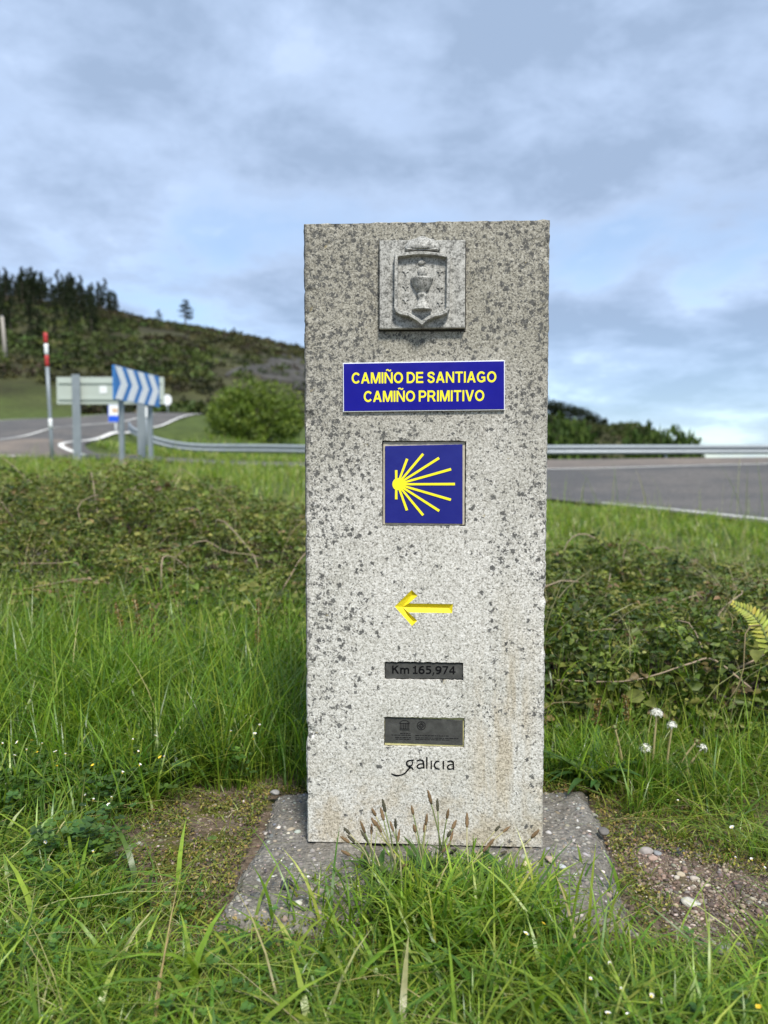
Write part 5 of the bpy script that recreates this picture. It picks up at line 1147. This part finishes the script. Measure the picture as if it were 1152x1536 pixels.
for gk, hs in sorted(groups.items()):
    mx_ = np.mean([h[0] for h in hs]); bpx = 640+(mx_-640)*.72
    b = np.array([(bpx-576)/F*1.09, 1.09+rng.uniform(-.03, .03), -.012]); e = empty('ribwort_plantain', tuple(b)); tag(e, 'ribwort plantain with brown seed heads on thin stalks at the foot of the marker', 'plantain', 'plantains in front of the marker')
    for px, py in hs:
        yd = min(1.165, b[1]+rng.uniform(-.02, .06)); p = at_depth(px, py, yd)-b; st_ = np.array([rng.normal(0, .01), rng.normal(0, .008), 0]); mid2 = st_*.4+p*.5+np.array([-p[0]*.12, 0, .006])
        hl_ = rng.uniform(.010, .022); P = curve_pts([st_, mid2, p-np.array([0, 0, hl_*.5])], 10); sk = tube('flower_stalk', P, np.linspace(.0013, .0009, 10), M_stem if rng.random() < .6 else M_stemb, e, 5)
        dr_ = P[-1]-P[-3]; dr_ /= np.linalg.norm(dr_); tt = np.linspace(0, 1, 9); hw = rng.uniform(.0021, .0030)
        tube('seed_head', P[-1][None]+dr_[None]*(tt*hl_)[:, None], hw*np.sin(math.pi*(.10+.86*tt))**.5*(1.08-.3*tt)*(1+.16*np.sin(tt*31+hw*9e3)), M_head if rng.random() < .62 else M_headd, sk, 8)
    for q in range(9): leaf_strip('leaf', (rng.normal(0, .012), rng.normal(0, .01), 0), rng.uniform(0, 6.28), rng.uniform(.05, .085), rng.uniform(.007, .012), rng.uniform(.25, .6), M_leaf, e, pal(1, [(.05, .11, .02), (.075, .14, .028)])[0])
# broad plantain rosette by the right rear corner of the footing
b = on_ground(905, 1215); e = empty('plantain_rosette', (b[0], 1.47, tz1(b[0], 1.47))); tag(e, 'leafy plantain rosette with long broad leaves beside the footing corner', 'plantain')
for q in range(20): leaf_strip('leaf', (rng.normal(0, .012), rng.normal(0, .012), 0), rng.uniform(0, 6.28), rng.uniform(.10, .17), rng.uniform(.012, .020), rng.uniform(.3, .75), M_leaf, e, pal(1, [(.05, .11, .025), (.08, .145, .035)])[0])

# ------------------------------------------------------------------ dandelions, daisies, fern, sorrel
M_puff = simple('seed_down', (.75, .74, .66), .9, 0, .06); M_stalk2 = simple('pink_stalk', (.38, .32, .16), .5, 0, .25, 40)
def dandelion(hd, bs, kind, label):
    d = 1.50; p = at_depth(*hd, d-.02); b = at_depth(*bs, d); b[2] = tz1(b[0], d)-.005; e = empty('dandelion', tuple(b)); tag(e, label, 'dandelion'); p = p-b
    P = curve_pts([(0, 0, 0), p*.5+np.array([-p[0]*.10, 0, .006]), p], 12); tube('stalk', P, np.linspace(.0027, .0020, 12), M_stalk2, e, 7)
    dr_ = P[-1]-P[-2]; dr_ /= np.linalg.norm(dr_); tube('seed_base', [P[-1]-dr_*.004, P[-1], P[-1]+dr_*.004], [.0022, .0042, .0025], M_stem, e, 8)
    n_ = {'full': 110, 'half': 60, 'bud': 16}[kind]; bm = bmesh.new(); r_ = np.random.default_rng(int(hd[0]))
    for q in range(n_):
        v_ = r_.normal(size=3); v_ /= np.linalg.norm(v_)
        if v_@dr_ < (-.25 if kind != 'bud' else .4): v_ -= 2*(v_@dr_)*dr_
        L = {'full': .011, 'half': .009, 'bud': .007}[kind]*r_.uniform(.75, 1.1); a = P[-1]; t_ = a+v_*L; s_ = np.cross(v_, [.3, .5, .8]); s_ /= np.linalg.norm(s_); u_2 = np.cross(v_, s_)
        w2 = .00028; vs = [bm.verts.new(a+s_*w2), bm.verts.new(a-s_*w2), bm.verts.new(t_-s_*w2), bm.verts.new(t_+s_*w2)]; bm.faces.new(vs)
        for k in range(4):
            an = k*.785+r_.uniform(0, .5); g_ = (s_*math.cos(an)+u_2*math.sin(an))*.0026; h_ = np.cross(g_, v_)*.07; bm.faces.new([bm.verts.new(t_-g_-h_), bm.verts.new(t_-g_+h_), bm.verts.new(t_+g_+v_*.0012+h_), bm.verts.new(t_+g_+v_*.0012-h_)])
    bm_obj('seed_head', bm, M_puff if kind != 'bud' else M_head, e)
    for q in range(5): leaf_strip('leaf', (0, 0, 0), rng.uniform(0, 6.28), rng.uniform(.07, .12), .013, rng.uniform(.4, .8), M_leaf, e, (.06, .12, .025))
dandelion((985, 1071), (976, 1184), 'full', 'tallest dandelion clock with a round white seed head'); dandelion((1008, 1089), (996, 1186), 'half', 'dandelion with a ragged white head just right of the tallest')
dandelion((968, 1124), (970, 1190), 'full', 'shorter dandelion with a full white seed head low in the grass'); dandelion((1053, 1123), (1018, 1184), 'half', 'leaning dandelion with half blown white head')
dandelion((1045, 1112), (1003, 1192), 'bud', 'leaning dandelion stalk with a bare brown head'); dandelion((922, 1091), (937, 1170), 'bud', 'dandelion stalk with a tiny withered head near the marker'); dandelion((922, 1146), (988, 1184), 'bud', 'nearly fallen dandelion stalk lying across the grass')
M_petal = simple('daisy_petal', (.80, .78, .76), .6, 0, .05); M_disc = simple('daisy_disc', (.72, .50, .03), .8, 0, .2, 300)
def daisy_proto(open_, yellow):
    bm = bmesh.new(); n_ = 14; r_ = np.random.default_rng(3+int(open_*10))
    for q in range(n_):
        a = q*6.283/n_; c_, s_ = math.cos(a), math.sin(a); L = .0055*r_.uniform(.85, 1.1); up = .004*(1-open_)*1.3+.001
        w2 = .0011; vs = [bm.verts.new((c_*.001-s_*w2*.5, s_*.001+c_*w2*.5, 0)), bm.verts.new((c_*.001+s_*w2*.5, s_*.001-c_*w2*.5, 0)), bm.verts.new((c_*L*open_+s_*w2, s_*L*open_-c_*w2, up)), bm.verts.new((c_*L*open_-s_*w2, s_*L*open_+c_*w2, up))]
        f_ = bm.faces.new(vs); f_.material_index = 1 if yellow else 0
    r = bmesh.ops.create_icosphere(bm, subdivisions=1, radius=.0023); bmesh.ops.scale(bm, vec=(1, 1, .6), verts=r['verts'])
    for v_ in r['verts']:
        for f_ in v_.link_faces: f_.material_index = 1
    v, fs = tube_arrays([(0, 0, 0), (.002, 0, -.02), (0, 0, -.06)], .0006, 4)
    vs = [bm.verts.new(q) for q in v]
    for fa in fs:
        for q in fa:
            f_ = bm.faces.new([vs[k] for k in q]); f_.material_index = 2
    o = bm_obj('daisy', bm, [M_petal, M_disc, M_stem]); return o
dp = [daisy_proto(.95, False), daisy_proto(.55, False), daisy_proto(.8, True)]; du = [False]*3
Dl = [(8, 670), (66, 660), (158, 668), (208, 695), (246, 705), (55, 710), (100, 692), (180, 738), (498, 652), (518, 698), (584, 637), (524, 750), (618, 716), (460, 775), (320, 860), (420, 870), (940, 565), (975, 600), (957, 630), (867, 622)]
Ds = [(x/2.504, 850+y/2.504, 0) for x, y in Dl] + [(x/2.504, 850+y/2.504, 2) for x, y in [(118, 655), (140, 698), (215, 750), (349, 750), (602, 720), (953, 650)]] + \
     [(x/2.504, 1150+y/2.504, 1) for x, y in [(320, 110), (350, 128), (315, 150), (410, 148), (418, 118), (170, 287), (350, 322), (165, 945)]] + \
     [(700+x/2.549, 1150+y/2.549, 0) for x, y in [(590, 860), (706, 885), (540, 945), (618, 960), (228, 645), (472, 815), (548, 760), (808, 133), (1015, 232), (1026, 350), (1090, 360), (1138, 393)]] + [(700+x/2.549, 1150+y/2.549, 2) for x, y in [(293, 605), (1117, 922)]]
dl = {'L': 'small white daisy in the grass left of the footing', 'F': 'small white daisy in the grass right of the footing', 'Y': 'tiny yellow flower in the grass left of the footing', 'Z': 'tiny yellow flower in the grass in front of the bare soil'}
for px, py, kd in Ds:
    h = .055 if px > 460 else (.11 if py < 1160 else .05)
    p = ground_hit(px, py, h, .5, 10); k = kd if kd == 2 else int(rng.integers(0, 2))
    o = dp[k] if not du[k] else dp[k].copy()
    if du[k]: COL.objects.link(o)
    du[k] = True; o.location = tuple(p); o.rotation_euler = (rng.uniform(.1, .7), rng.uniform(-.4, .4), rng.uniform(0, 6.28)); o.scale = (rng.uniform(.55, .85),)*3
    key = ('Y' if px < 460 else 'Z') if kd == 2 else ('L' if px < 460 else 'F'); tag(o, dl[key], 'daisy' if kd != 2 else 'flower', {'L': 'daisies left of the footing', 'F': 'daisies right of the footing', 'Y': 'yellow flowers left of the footing', 'Z': 'yellow flowers before the bare soil'}[key])
# fern frond
d = 1.80; tp = at_depth(1100, 905, d); bt = at_depth(1160, 985, d-.03); g = at_depth(1190, 1080, d-.05); e = empty('fern_frond', tuple(g)); tag(e, 'yellow green fern frond arching out of the dark brambles', 'fern')
P = curve_pts([np.zeros(3), (bt-g), (bt-g)*.45+(tp-g)*.55+np.array([.012, 0, .02]), tp-g], 26); tube('rachis', P, np.linspace(.0022, .0007, 26), M_stem, e, 5)
for q in range(5, 26):
    u = q/25; T_ = P[min(q+1, 25)]-P[q-1]; T_ /= np.linalg.norm(T_); s_ = np.cross(T_, [0, -1, .35]); s_ /= np.linalg.norm(s_)
    for sg in (-1, 1):
        L = .034*math.sin(math.pi*(.12+.84*u)**.8)*(1-.3*u)+.006; d_ = s_*sg+T_*.5; d_ /= np.linalg.norm(d_)
        v, f, c = leaflets(np.array([P[q]]), np.array([d_]), np.array([[0, -1., .7]])+rng.normal(0, .12, (1, 3)), L, .013*(1.1-.6*u), pal(1, [(.42, .42, .05), (.50, .46, .06), (.34, .38, .05)], None, .1), .12)
        mesh_np('pinna', v, f, M_leaf, c, parent=e)
# sorrel spikes rising above the long grass on the left and beside the thicket on the right
sor = [((174, 905), 2.05, 'rusty sorrel spike above the long grass, leftmost of its clump'), ((202, 900), 2.05, 'rusty sorrel spike above the long grass, middle of its clump'), ((224, 903), 2.1, 'rusty sorrel spike above the long grass, rightmost of its clump'), ((388, 900), 2.0, 'brown seeding sorrel against the thicket close to the marker'), ((898, 1050), 1.62, 'reddish sorrel spike in front of the right-hand brambles'), ((938, 1045), 1.64, 'reddish sorrel spike just behind the dandelions')]
for (px, py), d, lab in sor:
    tp = at_depth(px, py, d); b = np.array([tp[0]+rng.uniform(-.03, .03), d, tz1(tp[0], d)]); e = empty('sorrel', tuple(b)); tag(e, lab, 'sorrel'); P = curve_pts([np.zeros(3), (tp-b)*.5+np.array([.008, 0, 0]), tp-b], 14); tube('stem', P, np.linspace(.0024, .0010, 14), M_stemb, e, 5)
    n_ = 150; k = rng.uniform(7.5, 13, n_); i0 = k.astype(int).clip(0, 12); q = P[i0]+(P[i0+1]-P[i0])*(k-i0)[:, None]; dv = rand_unit(n_); dv[:, 2] = np.abs(dv[:, 2])
    v, f, c = leaflets(q+dv*rng.uniform(0, .014, (n_, 1))*(1.25-k[:, None]/13), dv, rand_unit(n_), .006, .005, pal(n_, [(.25, .14, .05), (.33, .20, .07), (.20, .16, .06)], None, .2)); mesh_np('seed_spike', v, f, M_leaf, c, parent=e)
# pale green crosswort-like flower spikes in the front turf
for (px, py), lab in [((770, 1385), 'pale yellow flowering stem right of the front tuft'), ((755, 1418), 'short pale yellow flowering stem below the taller one'), ((553, 1415), 'pale yellow green flowering stem in the turf left of centre'), ((697, 1425), 'bent pale yellow green flowering stem below the front tuft'), ((533, 1320), 'thin flowering stem at the left side of the front tuft')]:
    d = 1.0 if py > 1350 else 1.06; tp = at_depth(px, py, d); b = np.array([tp[0]+rng.uniform(-.01, .01), d, tz1(tp[0], d)-.003]); e = empty('flowering_herb', tuple(b)); tag(e, lab, 'wildflower')
    P = curve_pts([np.zeros(3), (tp-b)*.5+np.array([.004, 0, 0]), tp-b], 10); tube('stem', P, .0010, M_stem, e, 5); n_ = 46; k = rng.uniform(5, 9, n_); i0 = k.astype(int).clip(0, 8); q = P[i0]+(P[i0+1]-P[i0])*(k-i0)[:, None]; dv = rand_unit(n_)
    v, f, c = leaflets(q+dv*rng.uniform(.001, .009, (n_, 1)), dv, rand_unit(n_), rng.uniform(.003, .0055, n_), .0024, pal(n_, [(.48, .46, .16), (.36, .40, .10), (.60, .56, .28)], None, .12)); mesh_np('blossoms', v, f, M_leaf, c, parent=e)
